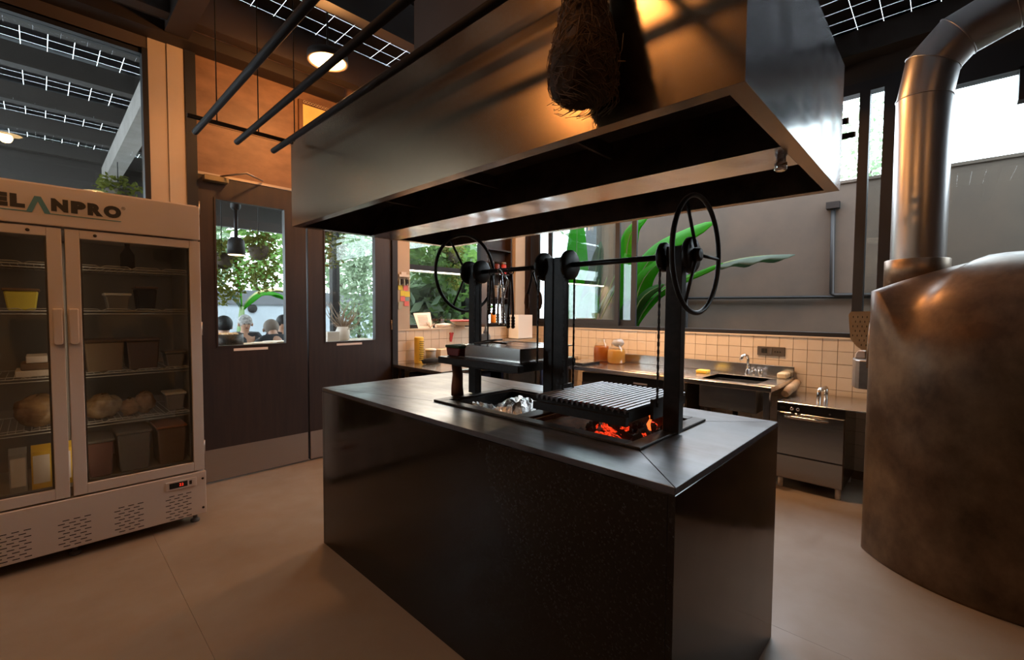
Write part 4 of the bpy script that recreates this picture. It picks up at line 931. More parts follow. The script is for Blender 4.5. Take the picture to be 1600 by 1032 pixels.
# corner worktop along the door wall
CW = .80
ct = thing('corner_worktop', 'stainless worktop along the tiled wall beside the doors', 'worktop', (3.4, 3.65, 0))
B(2.46, 4.53, 3.22, YL-.012, CW-.035, CW).build('worktop', M_steel, ct, .003)
legs(ct, [(2.52, 3.28), (2.52, 3.96), (3.3, 3.28), (3.82, 3.28)], CW-.035, M_steel)
B(2.53, 3.78, 3.30, 3.95, .18, .20).build('undershelf', M_steel, ct)
solo(B(2.56, 3.20, 3.36, 3.90, .201, .72), 'storage_crate', M_navy, 'navy blue crate under the corner worktop', 'crate', bevel=.01)
ub = thing('steel_drawer_unit', 'stainless drawer unit under the corner worktop', 'cabinet', (3.6, 3.6, .2))
B(3.34, 3.78, 3.27, 3.90, .201, .74).build('cabinet', M_dw, ub)
for k in range(2): d_ = B(3.35, 3.77, 3.255, 3.27, .21+k*.265, .465+k*.265).build('drawer', M_steel, ub, .003); B(3.45, 3.67, 3.24, 3.255, .42+k*.265, .435+k*.265).build('handle', M_chrome, d_)
ap = MB(); 
for q in range(7): ap.tube([(3.88+q*.018, 3.26+.008*(q % 2), .77), (3.875+q*.02, 3.255+.01*(q % 2), .45), (3.87+q*.021, 3.25+.012*(q % 2), .2)], .013, 8)
solo(ap, 'hanging_apron', M_navy, 'dark blue apron hanging from the worktop edge', 'apron')
cy_ = thing('yellow_canister', 'tall canister with a yellow printed label on the corner worktop', 'canister', (2.72, 3.93, CW))
MB().lathe([(.045, CW), (.048, CW+.01), (.048, CW+.26), (.044, CW+.27)], (2.72, 3.95, 0), 24).build('canister_body', M_yellow, cy_)
for k in range(11): B(2.69+.004*(k % 3), 2.752-.003*(k % 2), 3.9005, 3.9025, CW+.03+k*.019, CW+.036+k*.019).build('print_line', M_soot, cy_)
tc_ = thing('plastic_tub', 'grey plastic tub with a white lid beside the yellow canister', 'tub', (2.86, 3.95, CW))
MB().lathe([(.05, CW), (.056, CW+.12)], (2.87, 3.95, 0), 22).build('tub_body', M_gbin, tc_); MB().lathe([(.06, CW+.12), (.06, CW+.135), (.052, CW+.14)], (2.87, 3.95, 0), 22).build('lid', M_white, tc_)
cl_ = MB().tube([(2.66, 3.80, CW+.028), (2.74, 3.79, CW+.034), (2.83, 3.80, CW+.030), (2.88, 3.81, CW+.026)], [.022, .031, .029, .02], 10)
cl_.v = [(x+random.uniform(-.005, .005), y+random.uniform(-.005, .005), max(CW+.001, z+random.uniform(-.004, .004))) for x, y, z in cl_.v]
solo(cl_, 'dark_cloth', M_soot, 'black rolled cloth on the corner worktop in front of the tub', 'cloth')
solo(B(2.96, 3.11, 3.90, 4.0, CW+.001, CW+.13), 'food_box', mat('cream_box', (.62, .48, .33), .5), 'cream plastic box against the corner tiles', 'box', bevel=.006)
solo(MB().lathe([(.03, CW+.012), (.045, CW+.03), (.05, CW+.06), (.046, CW+.06), (.04, CW+.03)], (3.08, 3.80, 0), 20), 'small_bowl', mat('pink_bowl', (.62, .42, .33), .5), 'small pinkish bowl on a plate on the corner worktop', 'bowl')
solo(MB().lathe([(.05, CW+.001), (.085, CW+.008), (.09, CW+.012), (.02, CW+.010)], (3.05, 3.79, 0), 24), 'plate', M_white, 'flat pale plate under the small pinkish bowl', 'plate')
solo(B(3.26, 3.36, 3.84, 3.94, CW+.001, CW+.05), 'butter_box', mat('ochre_box', (.45, .30, .12), .6), 'small ochre box on the corner worktop', 'box', bevel=.005)
op = thing('bottle_opener', 'red bottle opener hanging on the corner tiles', 'opener', (3.22, YL, 1.05))
MB().prism([(3.20, 1.035), (3.205, .995), (3.225, .992), (3.235, 1.04), (3.245, 1.075), (3.255, 1.095), (3.235, 1.10), (3.222, 1.085), (3.208, 1.10), (3.195, 1.092), (3.205, 1.07)], 'y', YL-.014, YL-.004).build('opener_body', M_red, op)

YI = YL+.125
# ledge goods (on the tiled ledge of the door wall)
ZL = 1.151
cp = thing('pen_cup', 'cream cup of pens and tools on the ledge under the notes', 'cup', (2.62, YI-.05, ZL))
MB().lathe([(.036, ZL), (.044, ZL+.085), (.040, ZL+.085), (.034, ZL+.01)], (2.635, YI-.06, 0), 20).build('cup', M_cream, cp)
for k in range(6): a = k*1.1; MB().tube([(2.635+.02*math.cos(a), YI-.06+.02*math.sin(a), ZL+.01), (2.635+.035*math.cos(a), YI-.06+.03*math.sin(a), ZL+.13+.01*k)], .005, 6).build('pen', [M_navy, M_red, M_soot][k % 3], cp)
pp = thing('order_sheet', 'white handwritten paper sheet propped against the corner window', 'paper', (2.88, YI-.06, ZL))
pp_m = MB()._add([(2.80, YI-.10, ZL+.001), (2.99, YI-.10, ZL+.001), (3.00, YI-.035, ZL+.175), (2.78, YI-.035, ZL+.165), (2.80, YI-.098, ZL+.001), (2.99, YI-.098, ZL+.001), (3.00, YI-.033, ZL+.175), (2.78, YI-.033, ZL+.165)], [(0, 1, 2, 3), (7, 6, 5, 4), (0, 4, 5, 1), (1, 5, 6, 2), (2, 6, 7, 3), (3, 7, 4, 0)])
pp_m.build('sheet', M_paper, pp)
for k in range(7):
    t_ = .2+k*.1; B(2.82, 2.95, YI-.10+.065*t_-.003, YI-.10+.065*t_-.0015, ZL+.17*t_, ZL+.17*t_+.003).build('ink_line', mat('ink', (.25, .2, .2), .8), pp)
hb = thing('herb_bundle', 'small bundle of dry brown twigs in front of the paper sheet', 'twigs', (2.95, YI-.11, ZL)); hbm = MB()
for k in range(26): a = random.random()*6.28; hbm.tube([(2.95, YI-.11, ZL+.002), (2.95+.03*math.cos(a), YI-.11+.012*math.sin(a), ZL+.03), (2.95+.055*math.cos(a), YI-.11+.018*math.sin(a), ZL+random.uniform(.03, .075))], .0014, 4)
tag(hbm.build('twig', M_drift, hb), kind='stuff')
bk = thing('bread_basket', 'flat wicker basket with a red rim on the corner ledge', 'basket', (3.35, YI-.075, ZL))
MB().lathe([(.10, ZL+.03), (.15, ZL+.065), (.16, ZL+.08), (.15, ZL+.082), (.10, ZL+.045)], (3.38, YI-.17, 0), 28).build('basket', M_cream, bk)
MB().torus((3.38, YI-.17, ZL+.082), .155, .008, 'z', 36, 8).build('basket_rim', M_red, bk)
MB().lathe([(.06, ZL), (.06, ZL+.03)], (3.38, YI-.09, 0), 20).build('basket_foot', M_cream, bk)
solo(MB().tube([(3.03, YI-.10, ZL+.026), (3.16, YI-.105, ZL+.030), (3.28, YI-.10, ZL+.024)], [.020, .026, .02], 10), 'paper_roll', M_paper, 'white crumpled roll of paper lying on the corner ledge', 'paper')
sb = MB().tube([(3.02, YI-.11, ZL+.07), (3.10, YI-.12, ZL+.125)], .006, 8); solo(sb, 'black_spatula', M_soot, 'black handled spatula leaning against the paper sheet', 'spatula')
wbx = thing('open_top_box', 'white upright box with an open top in the tiled corner', 'box', (4.3, 3.9, ZL))
openbox(4.10, 4.36, 3.82, 3.99, 1.00, 1.30, .006).build('box_body', M_white, wbx); B(4.115, 4.345, 3.835, 3.975, 1.005, 1.25).build('box_contents', M_paper, wbx)
B(4.05, 4.45, 3.75, 4.03, .80, 1.0).build('stand', M_steel, wbx)
# dark shelf unit in front of the corner window
su = thing('spice_shelf', 'tall dark wooden spice shelf in front of the corner window', 'shelf', (3.97, YI-.1, ZL))
m = MB().box(3.78, 3.80, YI-.12, YI-.012, ZL, 2.6).box(4.20, 4.22, YI-.12, YI-.012, ZL, 2.6).box(3.80, 4.20, YI-.02, YI-.012, ZL+.28, 2.6); m.build('side_frame', M_wood_door, su)
for z in (ZL+.03, 1.50, 1.80, 2.10, 2.40): B(3.80, 4.20, YI-.12, YI-.02, z, z+.015).build('shelf_board', M_wood_door, su)
for k, (x, z, m_, lb) in enumerate(((3.87, 1.516, M_soot, 'black spice jar on the middle shelf of the spice rack'), (3.98, 1.516, M_gbin, 'grey spice jar on the middle shelf of the spice rack'), (4.10, 1.516, M_white, 'white capped spice jar on the middle shelf of the spice rack'), (3.90, 1.816, M_soot, 'black tin on the upper shelf of the spice rack'), (4.0, 1.816, M_dkred, 'dark red tin on the upper shelf of the spice rack'), (4.12, 1.816, M_red, 'bright red tin on the upper shelf of the spice rack'))):
    j = thing('spice_jar', lb, 'jar', (x, YI-.07, z)); MB().lathe([(.032, z), (.034, z+.01), (.034, z+.11), (.026, z+.125)], (x, YI-.07, 0), 14).build('jar_body', m_, j); MB().lathe([(.03, z+.125), (.03, z+.15)], (x, YI-.07, 0), 14).build('cap', M_gbin if k % 2 else M_soot, j)
ob_ = thing('orange_bottle', 'bottle of bright orange drink with a white cap on the spice shelf', 'bottle', (3.92, YI-.09, ZL+.045))
MB().lathe([(.034, ZL+.046), (.037, ZL+.06), (.037, ZL+.15), (.016, ZL+.19)], (3.93, YI-.08, 0), 18).build('bottle_body', M_orange, ob_); MB().lathe([(.017, ZL+.19), (.017, ZL+.215)], (3.93, YI-.08, 0), 14).build('cap', M_white, ob_)
# notes and key rack on the cream column
kr = thing('key_rack', 'small white hook rail with bunches of keys above the notes', 'key rack', (2.59, YL, 1.67))
B(2.535, 2.655, YL-.03, YL-.011, 1.69, 1.715).build('rail', M_white, kr); B(2.56, 2.62, YL-.025, YL-.011, 1.715, 1.74).build('rail_top', M_white, kr)
for k in range(7):
    x = 2.535+k*.019; kb = MB().torus((x, YL-.03, 1.672), .009, .0015, 'y', 12, 5).box(x-.006, x+.006, YL-.036, YL-.026, 1.60+.01*(k % 3), 1.665); kb.build('key', [M_brass, M_soot, M_iron_worn][k % 3], kr)
nts = [(2.530, 2.585, 1.555, 1.605, M_ynote, 'yellow sticky note at the top left of the column notes'), (2.592, 2.645, 1.550, 1.605, M_pnote, 'pink sticky note at the top right of the column notes'), (2.555, 2.61, 1.495, 1.550, M_ynote, 'yellow sticky note in the middle of the column notes'),
       (2.605, 2.668, 1.488, 1.543, M_ynote, 'yellow sticky note at the right edge of the column'), (2.555, 2.61, 1.440, 1.490, M_pnote, 'pink sticky note in the third row of the column notes'), (2.612, 2.658, 1.448, 1.484, M_tnote, 'teal slip between the pink sticky notes'),
       (2.600, 2.655, 1.392, 1.440, M_pnote, 'pink sticky note lowest on the cream column'), (2.530, 2.572, 1.362, 1.435, M_gnote, 'grey green card lowest at the left of the column')]
for k, (a, b, c, d_, m_, lb) in enumerate(nts): solo(B(a, b, YL-.0135-.0006*k, YL-.0125-.0006*k, c, d_), 'sticky_note', m_, lb, 'note', 'sticky notes on the cream column')
ps = thing('framed_picture', 'yellow picture in an ornate frame high above the doors', 'picture', (1.75, YL, 2.99))
B(1.60, 2.03, YL-.012, YL+.006, 2.86, 3.11).build('canvas', M_canvas, ps); rg_ = MB().box(1.565, 1.60, YL-.022, YL+.006, 2.83, 3.145).box(2.03, 2.065, YL-.022, YL+.006, 2.83, 3.145).box(1.60, 2.03, YL-.022, YL+.006, 3.11, 3.145).box(1.60, 2.03, YL-.022, YL+.006, 2.83, 2.86); rg_.build('frame', M_wood, ps, .004)
for k in range(18): MB().torus((1.60+.024*k+.012, YL-.024, 3.128), .010, .0025, 'y', 10, 5).build('frame_ornament', M_drift, ps)

# ================================================================== lamps
def downlight(x, y, z, label, power=LAMP_POWER, drop=False):
    d = thing('ceiling_downlight', label, 'lamp', (x, y, z), 'round warm ceiling downlights')
    MB().lathe([(.10, .05), (.135, .048), (.138, .0), (.128, -.004), (.120, 0), (.118, .03)], (x, y, z), 32).build('housing', M_joist, d)
    MB().lathe([(.02, .004), (.118, .004), (.118, .010), (.02, .010)], (x, y, z), 32).build('diffuser', M_bulb, d)
    MB().cyl((x, y, z+.05), (x, y, 3.56), .008, n=8).build('stem', M_joist, d)
    l = bpy.data.lights.new('lamp_light', 'POINT' if drop else 'SPOT'); l.energy = power*1.1
    if not drop: l.spot_size = math.radians(174); l.spot_blend = .12
    l.color = WARM; l.shadow_soft_size = .05
    o = bpy.data.objects.new('lamp_light', l); COL.objects.link(o); o.location = (x, y, z-(.09 if drop else .03)); attach(o, d)
downlight(1.452, 3.217, 3.10, 'glowing round ceiling lamp in front of the double doors', LAMP_POWER*.95, True)
downlight(3.25, 3.0, 3.10, 'added unseen round ceiling lamp over the corner worktop behind the hood', LAMP_POWER*1.8)  # added lamp, hidden by the hood, for more light on the tiles
downlight(3.45, 1.35, 3.10, 'round ceiling lamp between the hood and the sink wall', LAMP_POWER*1.3)
downlight(-1.2, 2.3, 3.10, 'round ceiling lamp in front of the upright cooler', LAMP_POWER*.5)
downlight(-.2, 1.25, 3.10, 'round ceiling lamp over the aisle before the hood', LAMP_POWER*.75)
downlight(.6, -1.1, 3.10, 'added unseen round ceiling lamp at the rear of the kitchen', LAMP_POWER*.3)  # added out of view behind the camera as weak warm fill
def spotlight(x, y, z, tgt, label, power):  # added wall washers, hidden by the hood, to brighten the sink tiles
    d = thing('added_spotlight', label, 'lamp', (x, y, z), 'added unseen spotlights aimed at the sink wall'); v = (Vector(tgt)-Vector((x, y, z))).normalized(); p = Vector((x, y, z))
    MB().tube([p-v*.06, p-v*.05, p+v*.06], [.02, .045, .05], 16, cap=False).build('housing', M_black, d); MB().tube([p+v*.030, p+v*.036], [.042, .042], 16).build('lens', M_bulb, d); MB().cyl((x, y, z+.03), (x, y, 3.56), .01, n=8).build('stem', M_black, d)
    l = bpy.data.lights.new('spot_light', 'SPOT'); l.energy = power; l.spot_size = 1.25; l.spot_blend = .8; l.color = (1.0, .62, .34); l.shadow_soft_size = .04
    o = bpy.data.objects.new('spot_light', l); COL.objects.link(o); o.location = p+v*.08; o.rotation_euler = v.to_track_quat('-Z', 'Y').to_euler(); attach(o, d)
for k, y in enumerate((1.25, 2.15, 3.05)): spotlight(3.55, y, 2.85, (4.55, y-.1, 1.0), ['added unseen spotlight behind the hood above the sink basin', 'added unseen spotlight behind the hood above the syrup jars', 'added unseen spotlight behind the hood near the corner'][k], 95)
led = thing('led_batten', 'thin white light strip fixed under the corner window transom', 'lamp', (3.1, YL+.12, 1.79))
B(2.72, 3.75, YL+.105, YL+.128, 1.783, 1.797).build('batten', M_frame, led); B(2.73, 3.74, YL+.107, YL+.126, 1.774, 1.783).build('light_strip', M_led, led)
l = bpy.data.lights.new('strip_light', 'AREA'); l.shape = 'RECTANGLE'; l.size = 1.0; l.size_y = .02; l.energy = 14; l.color = (1.0, .74, .48)
o = bpy.data.objects.new('strip_light', l); COL.objects.link(o); o.location = (3.23, YL+.10, 1.77); o.rotation_euler = (math.radians(-25), 0, 0); attach(o, led)

# ================================================================== outside the sink wall
cw = thing('compound_wall', 'tall grey plastered boundary wall behind the open window', 'wall', (6.0, 0, 0))
B(6.0, 6.2, -7, 3.95, -.02, 2.74).build('wall_body', M_plaster, cw)
B(5.985, 6.2, -7, 3.95, 2.74, 2.77).build('coping', M_plaster, cw)
pw_ = thing('wall_pipework', 'thin dark conduit pipes clipped to the grey boundary wall', 'pipe', (5.97, 1.2, 1.5))
MB().tube([(5.97, .92, 2.52), (5.97, .905, 1.56), (5.97, .87, 1.54), (5.97, -3, 1.52)], .022, 10).build('pipe', M_black, pw_); MB().cyl((5.97, 2.50, 1.535), (5.97, -3, 1.50), .016, n=8).build('pipe', M_black, pw_)
MB().cyl((5.97, 2.50, 0), (5.97, 2.50, 2.25), .022, n=10).build('pipe', M_black, pw_)
B(5.93, 6.0, .86, .98, 2.48, 2.55).build('pipe_head', M_black, pw_); B(5.93, 6.0, 2.44, 2.56, 2.18, 2.26).build('pipe_head', M_black, pw_)

def blade(pts, width, m, parent, fold=.25, name='leaf', wave=.0, n=16, tear=0, face=None):
    """banana leaf: midrib polyline (bezier through 4 points), blade folded along the rib"""
    P = [Vector(p) for p in pts]; vs = []; fs = []
    def bz(t): a = 1-t; return P[0]*a**3+P[1]*3*a*a*t+P[2]*3*a*t*t+P[3]*t**3
    K = 4
    for i in range(n+1):
        t = i/n; c = bz(t); d = (bz(min(1, t+.01))-bz(max(0, t-.01))).normalized(); s_ = d.cross(Vector(face or (0, 0, 1)))
        s_ = s_.normalized() if s_.length > .05 else Vector((.3, .95, 0)); up = s_.cross(d).normalized()
        w = width*max(.0, math.sin(PI*min(1, t*.92+.06))**.55)*(1 if t < .97 else .3)
        for k in range(-K, K+1):
            u = k/K; dz = -abs(u)**1.4*fold*w+wave*math.sin(t*17+u*2.0)*abs(u)*w
            vs.append(c+s_*u*w+up*dz)
    R = 2*K+1
    for i in range(n):
        for k in range(R-1):
            if tear and random.random() < tear and k in (0, R-2): continue
            fs.append((i*R+k, i*R+k+1, (i+1)*R+k+1, (i+1)*R+k))
    mb = MB(); mb._add(vs, fs, True); o = mb.build(name, m, parent)
    so = o.modifiers.new('thick', 'SOLIDIFY'); so.thickness = .002
    rb = MB().tube([bz(q/8)-Vector((0, 0, .004)) for q in range(9)], [.012-.0012*q for q in range(9)], 6).build('midrib', M_stalk, o)
    return o
bp1 = thing('banana_plant', 'bright green banana plant with broad leaves outside the open window', 'plant', (5.45, 2.9, 0))
MB().tube([(5.45, 2.95, -.02), (5.44, 2.93, .6), (5.42, 2.92, 1.15)], [.10, .08, .05], 12).build('stem', M_stalk, bp1)
blade([(5.42, 2.98, 1.15), (5.38, 2.98, 2.05), (5.30, 2.60, 2.20), (5.25, 1.90, 2.36)], .185, M_banana, bp1, .25, wave=.04, face=(-.8, -.3, .7))
blade([(5.42, 2.95, 1.15), (5.40, 2.7, 1.70), (5.36, 2.3, 1.74), (5.30, 1.82, 1.90)], .075, M_banana, bp1, .4, wave=.08, face=(-.7, -.3, .7))
blade([(5.31, 1.90, 1.87), (5.31, 1.7, 1.95), (5.30, 1.4, 1.97), (5.30, 1.12, 1.94)], .085, M_banana_g, bp1, .9, wave=.22)
blade([(5.42, 2.98, 1.1), (5.36, 2.95, 1.6), (5.30, 2.8, 1.85), (5.25, 2.50, 1.98)], .13, M_banana, bp1, .35, wave=.06, face=(-.9, -.3, .5))
blade([(5.42, 2.98, 1.2), (5.38, 3.2, 2.2), (5.30, 3.0, 2.5), (5.25, 2.72, 2.50)], .12, M_banana, bp1, .3, wave=.05, face=(-.9, -.3, .5))
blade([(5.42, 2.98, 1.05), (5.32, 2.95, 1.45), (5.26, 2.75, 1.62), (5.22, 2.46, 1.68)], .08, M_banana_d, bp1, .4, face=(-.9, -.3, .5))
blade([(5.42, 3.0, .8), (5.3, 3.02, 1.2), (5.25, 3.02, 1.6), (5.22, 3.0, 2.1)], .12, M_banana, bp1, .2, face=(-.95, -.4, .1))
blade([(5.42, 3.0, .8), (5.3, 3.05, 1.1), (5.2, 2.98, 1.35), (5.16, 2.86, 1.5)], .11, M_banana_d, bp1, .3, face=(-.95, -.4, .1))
bp2 = thing('banana_plant', 'banana plant with tall upright leaves behind the left sash', 'plant', (5.25, 3.7, 0))
MB().tube([(5.30, 3.75, -.02), (5.28, 3.7, .7), (5.26, 3.68, 1.1)], [.09, .07, .04], 12).build('stem', M_stalk, bp2)
blade([(5.26, 3.78, 1.1), (5.24, 3.78, 1.5), (5.24, 3.78, 2.0), (5.2, 3.74, 2.75)], .17, M_banana, bp2, .15, wave=.05, face=(-.9, -.6, .1))
blade([(5.26, 3.7, 1.0), (5.26, 3.6, 1.4), (5.28, 3.5, 1.75), (5.3, 3.42, 2.3)], .12, M_banana_g, bp2, .2, face=(-.9, -.6, .1))
blade([(5.26, 3.66, 1.0), (5.2, 3.6, 1.2), (5.15, 3.5, 1.45), (5.1, 3.38, 1.6)], .14, M_banana, bp2, .3, face=(-.9, -.6, .1))
blade([(5.3, 3.7, 1.0), (5.4, 3.6, 1.3), (5.5, 3.5, 1.55), (5.6, 3.3, 1.8)], .16, M_banana_g, bp2, .4)
for k in range(5): MB().tube([(5.28+.02*k, 3.66-.02*k, 1.0), (5.24+.03*k, 3.6-.06*k, 1.4), (5.2+.04*k, 3.5-.10*k, 1.75+.03*k)], [.014, .010, .006], 6).build('stalk', M_stalk, bp2)

def foliage(mb, c, r, n, s, flat=.6):
    for k in range(n):
        while True:
            p = Vector((random.uniform(-1, 1), random.uniform(-1, 1), random.uniform(-1, 1)))
            if p.length < 1 and p.length > .35: break
        q = Vector((c[0]+p.x*r[0], c[1]+p.y*r[1], c[2]+p.z*r[2])); a = Vector((random.gauss(0, 1), random.gauss(0, 1), random.gauss(-.3, flat))).normalized(); b = a.orthogonal().normalized(); b.rotate(Matrix.Rotation(random.random()*6.28, 3, a))
        l_ = s*random.uniform(.6, 1.4); w_ = l_*.30
        mb._add([q, q+a*l_*.5+b*w_, q+a*l_, q+a*l_*.5-b*w_], [(0, 1, 2, 3)])
def tree(name, label, base, trunk, clouds, m, leaf=.12, group=None, cat='tree'):
    t_ = thing(name, label, cat, base, group)
    for tp in trunk: MB().tube(*tp).build('trunk', M_bark, t_)
    f_ = MB()
    for (c, r, n_) in clouds: foliage(f_, c, r, n_, leaf)
    tag(f_.build('foliage', m, t_), kind='stuff'); return t_
# trees seen past the sink wall
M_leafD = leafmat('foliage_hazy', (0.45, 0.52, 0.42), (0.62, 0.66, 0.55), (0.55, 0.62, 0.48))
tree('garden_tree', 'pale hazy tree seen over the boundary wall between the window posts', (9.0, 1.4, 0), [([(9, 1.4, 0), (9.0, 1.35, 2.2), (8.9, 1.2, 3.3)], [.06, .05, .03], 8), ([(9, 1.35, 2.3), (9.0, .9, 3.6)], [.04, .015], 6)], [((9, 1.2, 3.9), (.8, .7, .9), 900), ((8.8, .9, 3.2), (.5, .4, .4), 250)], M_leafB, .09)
pf = thing('palm_fronds', 'thin palm fronds against the bright sky at the right edge', 'palm', (8.4, -1.9, 0)); MB().tube([(8.4, -1.9, 0), (8.4, -1.9, 3.0), (8.3, -1.6, 4.4)], [.12, .1, .06], 8).build('trunk', M_bark, pf)
for (p0, p1, p2) in (((8.3, -1.6, 4.4), (8.1, -1.1, 4.3), (8.0, -.72, 3.75)), ((8.3, -1.6, 4.4), (8.2, -1.3, 4.0), (8.0, -1.05, 3.3)), ((8.3, -1.6, 4.4), (8.1, -1.2, 4.7), (8.0, -.7, 4.6))):
    fm_ = MB(); P0, P1, P2 = Vector(p0), Vector(p1), Vector(p2); q0 = None
    fm_.tube([P0*(1-t)**2+P1*2*t*(1-t)+P2*t*t for t in (0, .25, .5, .75, 1)], [.014, .012, .01, .007, .003], 5)
    for k in range(40):
        t = .3+.7*k/39; c_ = P0*(1-t)**2+P1*2*t*(1-t)+P2*t*t; d_ = ((P1-P0)*(1-t)+(P2-P1)*t).normalized()
        for sg in (-1, 1):
            e_ = (d_*.6+Vector((0, .15*sg, -.55 if sg < 0 else .35))).normalized()*.26*(1.15-t); n_ = e_.cross(Vector((1, 0, 0))).normalized()*.009
            fm_._add([c_-n_, c_+n_, c_+e_*.6+n_*.7, c_+e_, c_+e_*.6-n_*.7], [(0, 1, 2, 3, 4)])
    fm_.build('frond', M_leafB, pf)
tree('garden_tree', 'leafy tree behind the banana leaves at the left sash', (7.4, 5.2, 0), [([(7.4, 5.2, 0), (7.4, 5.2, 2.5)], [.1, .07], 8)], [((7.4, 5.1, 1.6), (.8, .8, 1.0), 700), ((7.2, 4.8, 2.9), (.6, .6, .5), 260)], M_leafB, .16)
gs = thing('garden_shed', 'dark grey eave block behind the left sash', 'shed', (7.0, 4.4, 0)); B(6.6, 7.6, 4.02, 4.30, -.02, 2.1).build('shed_wall', M_greywall, gs); B(6.5, 7.7, 3.97, 4.5, 2.1, 3.0).build('shed_roof', M_greywall, gs)

# ================================================================== terrace beyond the doors
bw = thing('garden_wall', 'pale blue garden wall with a slate band at the far side of the terrace', 'wall', (3, 11.6, 0))
B(-6, 10.5, 11.6, 11.8, -.02, 1.45).build('wall_body', M_bluewall, bw); B(-6, 10.5, 11.57, 11.82, 1.45, 1.78).build('wall_band', M_greywall, bw)
for k in range(4): MB().lathe([(.02, -.02), (.10, -.02), (.10, 0)], (2.0+k*1.4, 11.6, 1.36), 16, 'y').build('drain_hole', M_soot, bw)
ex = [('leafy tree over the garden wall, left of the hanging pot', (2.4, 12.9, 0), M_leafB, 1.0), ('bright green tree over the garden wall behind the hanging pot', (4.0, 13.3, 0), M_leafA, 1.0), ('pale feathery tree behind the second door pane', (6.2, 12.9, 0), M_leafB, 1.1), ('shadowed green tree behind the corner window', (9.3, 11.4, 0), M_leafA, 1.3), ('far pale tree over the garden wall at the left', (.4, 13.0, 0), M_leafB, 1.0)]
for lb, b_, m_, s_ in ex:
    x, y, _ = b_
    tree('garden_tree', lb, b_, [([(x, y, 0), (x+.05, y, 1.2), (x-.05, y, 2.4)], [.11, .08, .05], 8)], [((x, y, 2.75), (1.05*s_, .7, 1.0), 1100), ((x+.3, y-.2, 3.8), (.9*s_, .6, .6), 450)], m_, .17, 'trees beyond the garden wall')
tree('feathery_shrub', 'grey green feathery shrub beyond the second door pane', (5.3, 10.2, 0), [([(5.3, 10.2, 0), (5.3, 10.2, 1.5)], [.05, .03], 6)], [((5.3, 10.2, 1.5), (.5, .4, 1.2), 1300), ((5.4, 10.2, 2.8), (.6, .4, .6), 700)], M_leafB, .13, cat='shrub')
tree('corner_shrub', 'dense green shrub close outside the corner window', (4.9, 6.4, 0), [([(4.9, 6.4, 0), (4.9, 6.4, 1.2)], [.05, .03], 6)], [((4.9, 6.5, 2.3), (.75, .5, .45), 900), ((5.6, 6.8, 1.7), (.6, .6, .9), 900)], M_leafA, .15, cat='shrub')
tree('palm_clump', 'palm clump with thin fronds outside the corner window', (5.8, 7.6, 0), [([(5.8, 7.6, 0), (5.8, 7.6, 1.6)], [.08, .06], 8)], [((5.3, 7.4, 1.5), (.8, .6, .6), 500), ((6.3, 7.6, 2.2), (.9, .6, .7), 500)], M_leafB, .35, cat='palm')
bp3 = thing('young_banana_plant', 'young banana plant with a browned leaf on the terrace', 'plant', (2.3, 8.6, 0))
MB().tube([(2.38, 8.6, -.02), (2.36, 8.6, .7), (2.40, 8.6, 1.35)], [.09, .07, .04], 10).build('stem', M_stalk, bp3)
blade([(2.40, 8.6, 1.3), (2.6, 8.6, 1.75), (2.95, 8.6, 1.8), (3.3, 8.6, 1.42)], .16, M_banana, bp3, .5, wave=.08)
blade([(2.40, 8.6, 1.3), (2.55, 8.65, 1.72), (2.9, 8.7, 1.86), (3.4, 8.7, 1.62)], .12, M_drybl, bp3, .5, wave=.1)
blade([(2.40, 8.6, 1.3), (2.25, 8.6, 1.7), (2.1, 8.6, 1.9), (1.9, 8.6, 2.0)], .10, M_banana_g, bp3, .4)
blade([(2.40, 8.6, 1.3), (2.40, 8.6, 1.7), (2.38, 8.6, 2.0), (2.3, 8.6, 2.3)], .09, M_banana, bp3, .3)
bp3.location += Vector((.42, 1.7, 0.02)); bp3.scale = (1.12, 1.12, 1.02)
bp4 = thing('young_banana_plant', 'slim banana plant at the left edge of the first door pane', 'plant', (1.9, 8.4, 0))
MB().tube([(1.90, 8.4, -.02), (1.88, 8.4, .9), (1.9, 8.4, 1.4)], [.07, .05, .03], 10).build('stem', M_stalk, bp4)
blade([(1.9, 8.4, 1.3), (1.8, 8.4, 1.7), (1.7, 8.4, 1.9), (1.5, 8.4, 2.0)], .12, M_banana, bp4, .4); blade([(1.9, 8.4, 1.3), (2.0, 8.4, 1.7), (2.0, 8.4, 1.95), (1.95, 8.4, 2.25)], .10, M_banana, bp4, .3)
bp4.location += Vector((.30, 1.7, 0))
# pergola posts
for x, y, lb in ((3.28, 7.1, 'dark pergola post seen through the second door pane'), (5.6, 6.6, 'grey pergola post seen through the corner window'), (2.98, 5.15, 'brown pergola post close outside the second door pane')):
    pp_ = thing('pergola_post', lb, 'post', (x, y, 0), 'pergola posts on the terrace'); B(x-.06, x+.06, y-.06, y+.06, .0, 3.36).build('post', M_joist if y < 7 and x < 4 else M_black, pp_, .004); B(x-.11, x+.11, y-.11, y+.11, -.02, .0).build('base_plate', M_black, pp_)
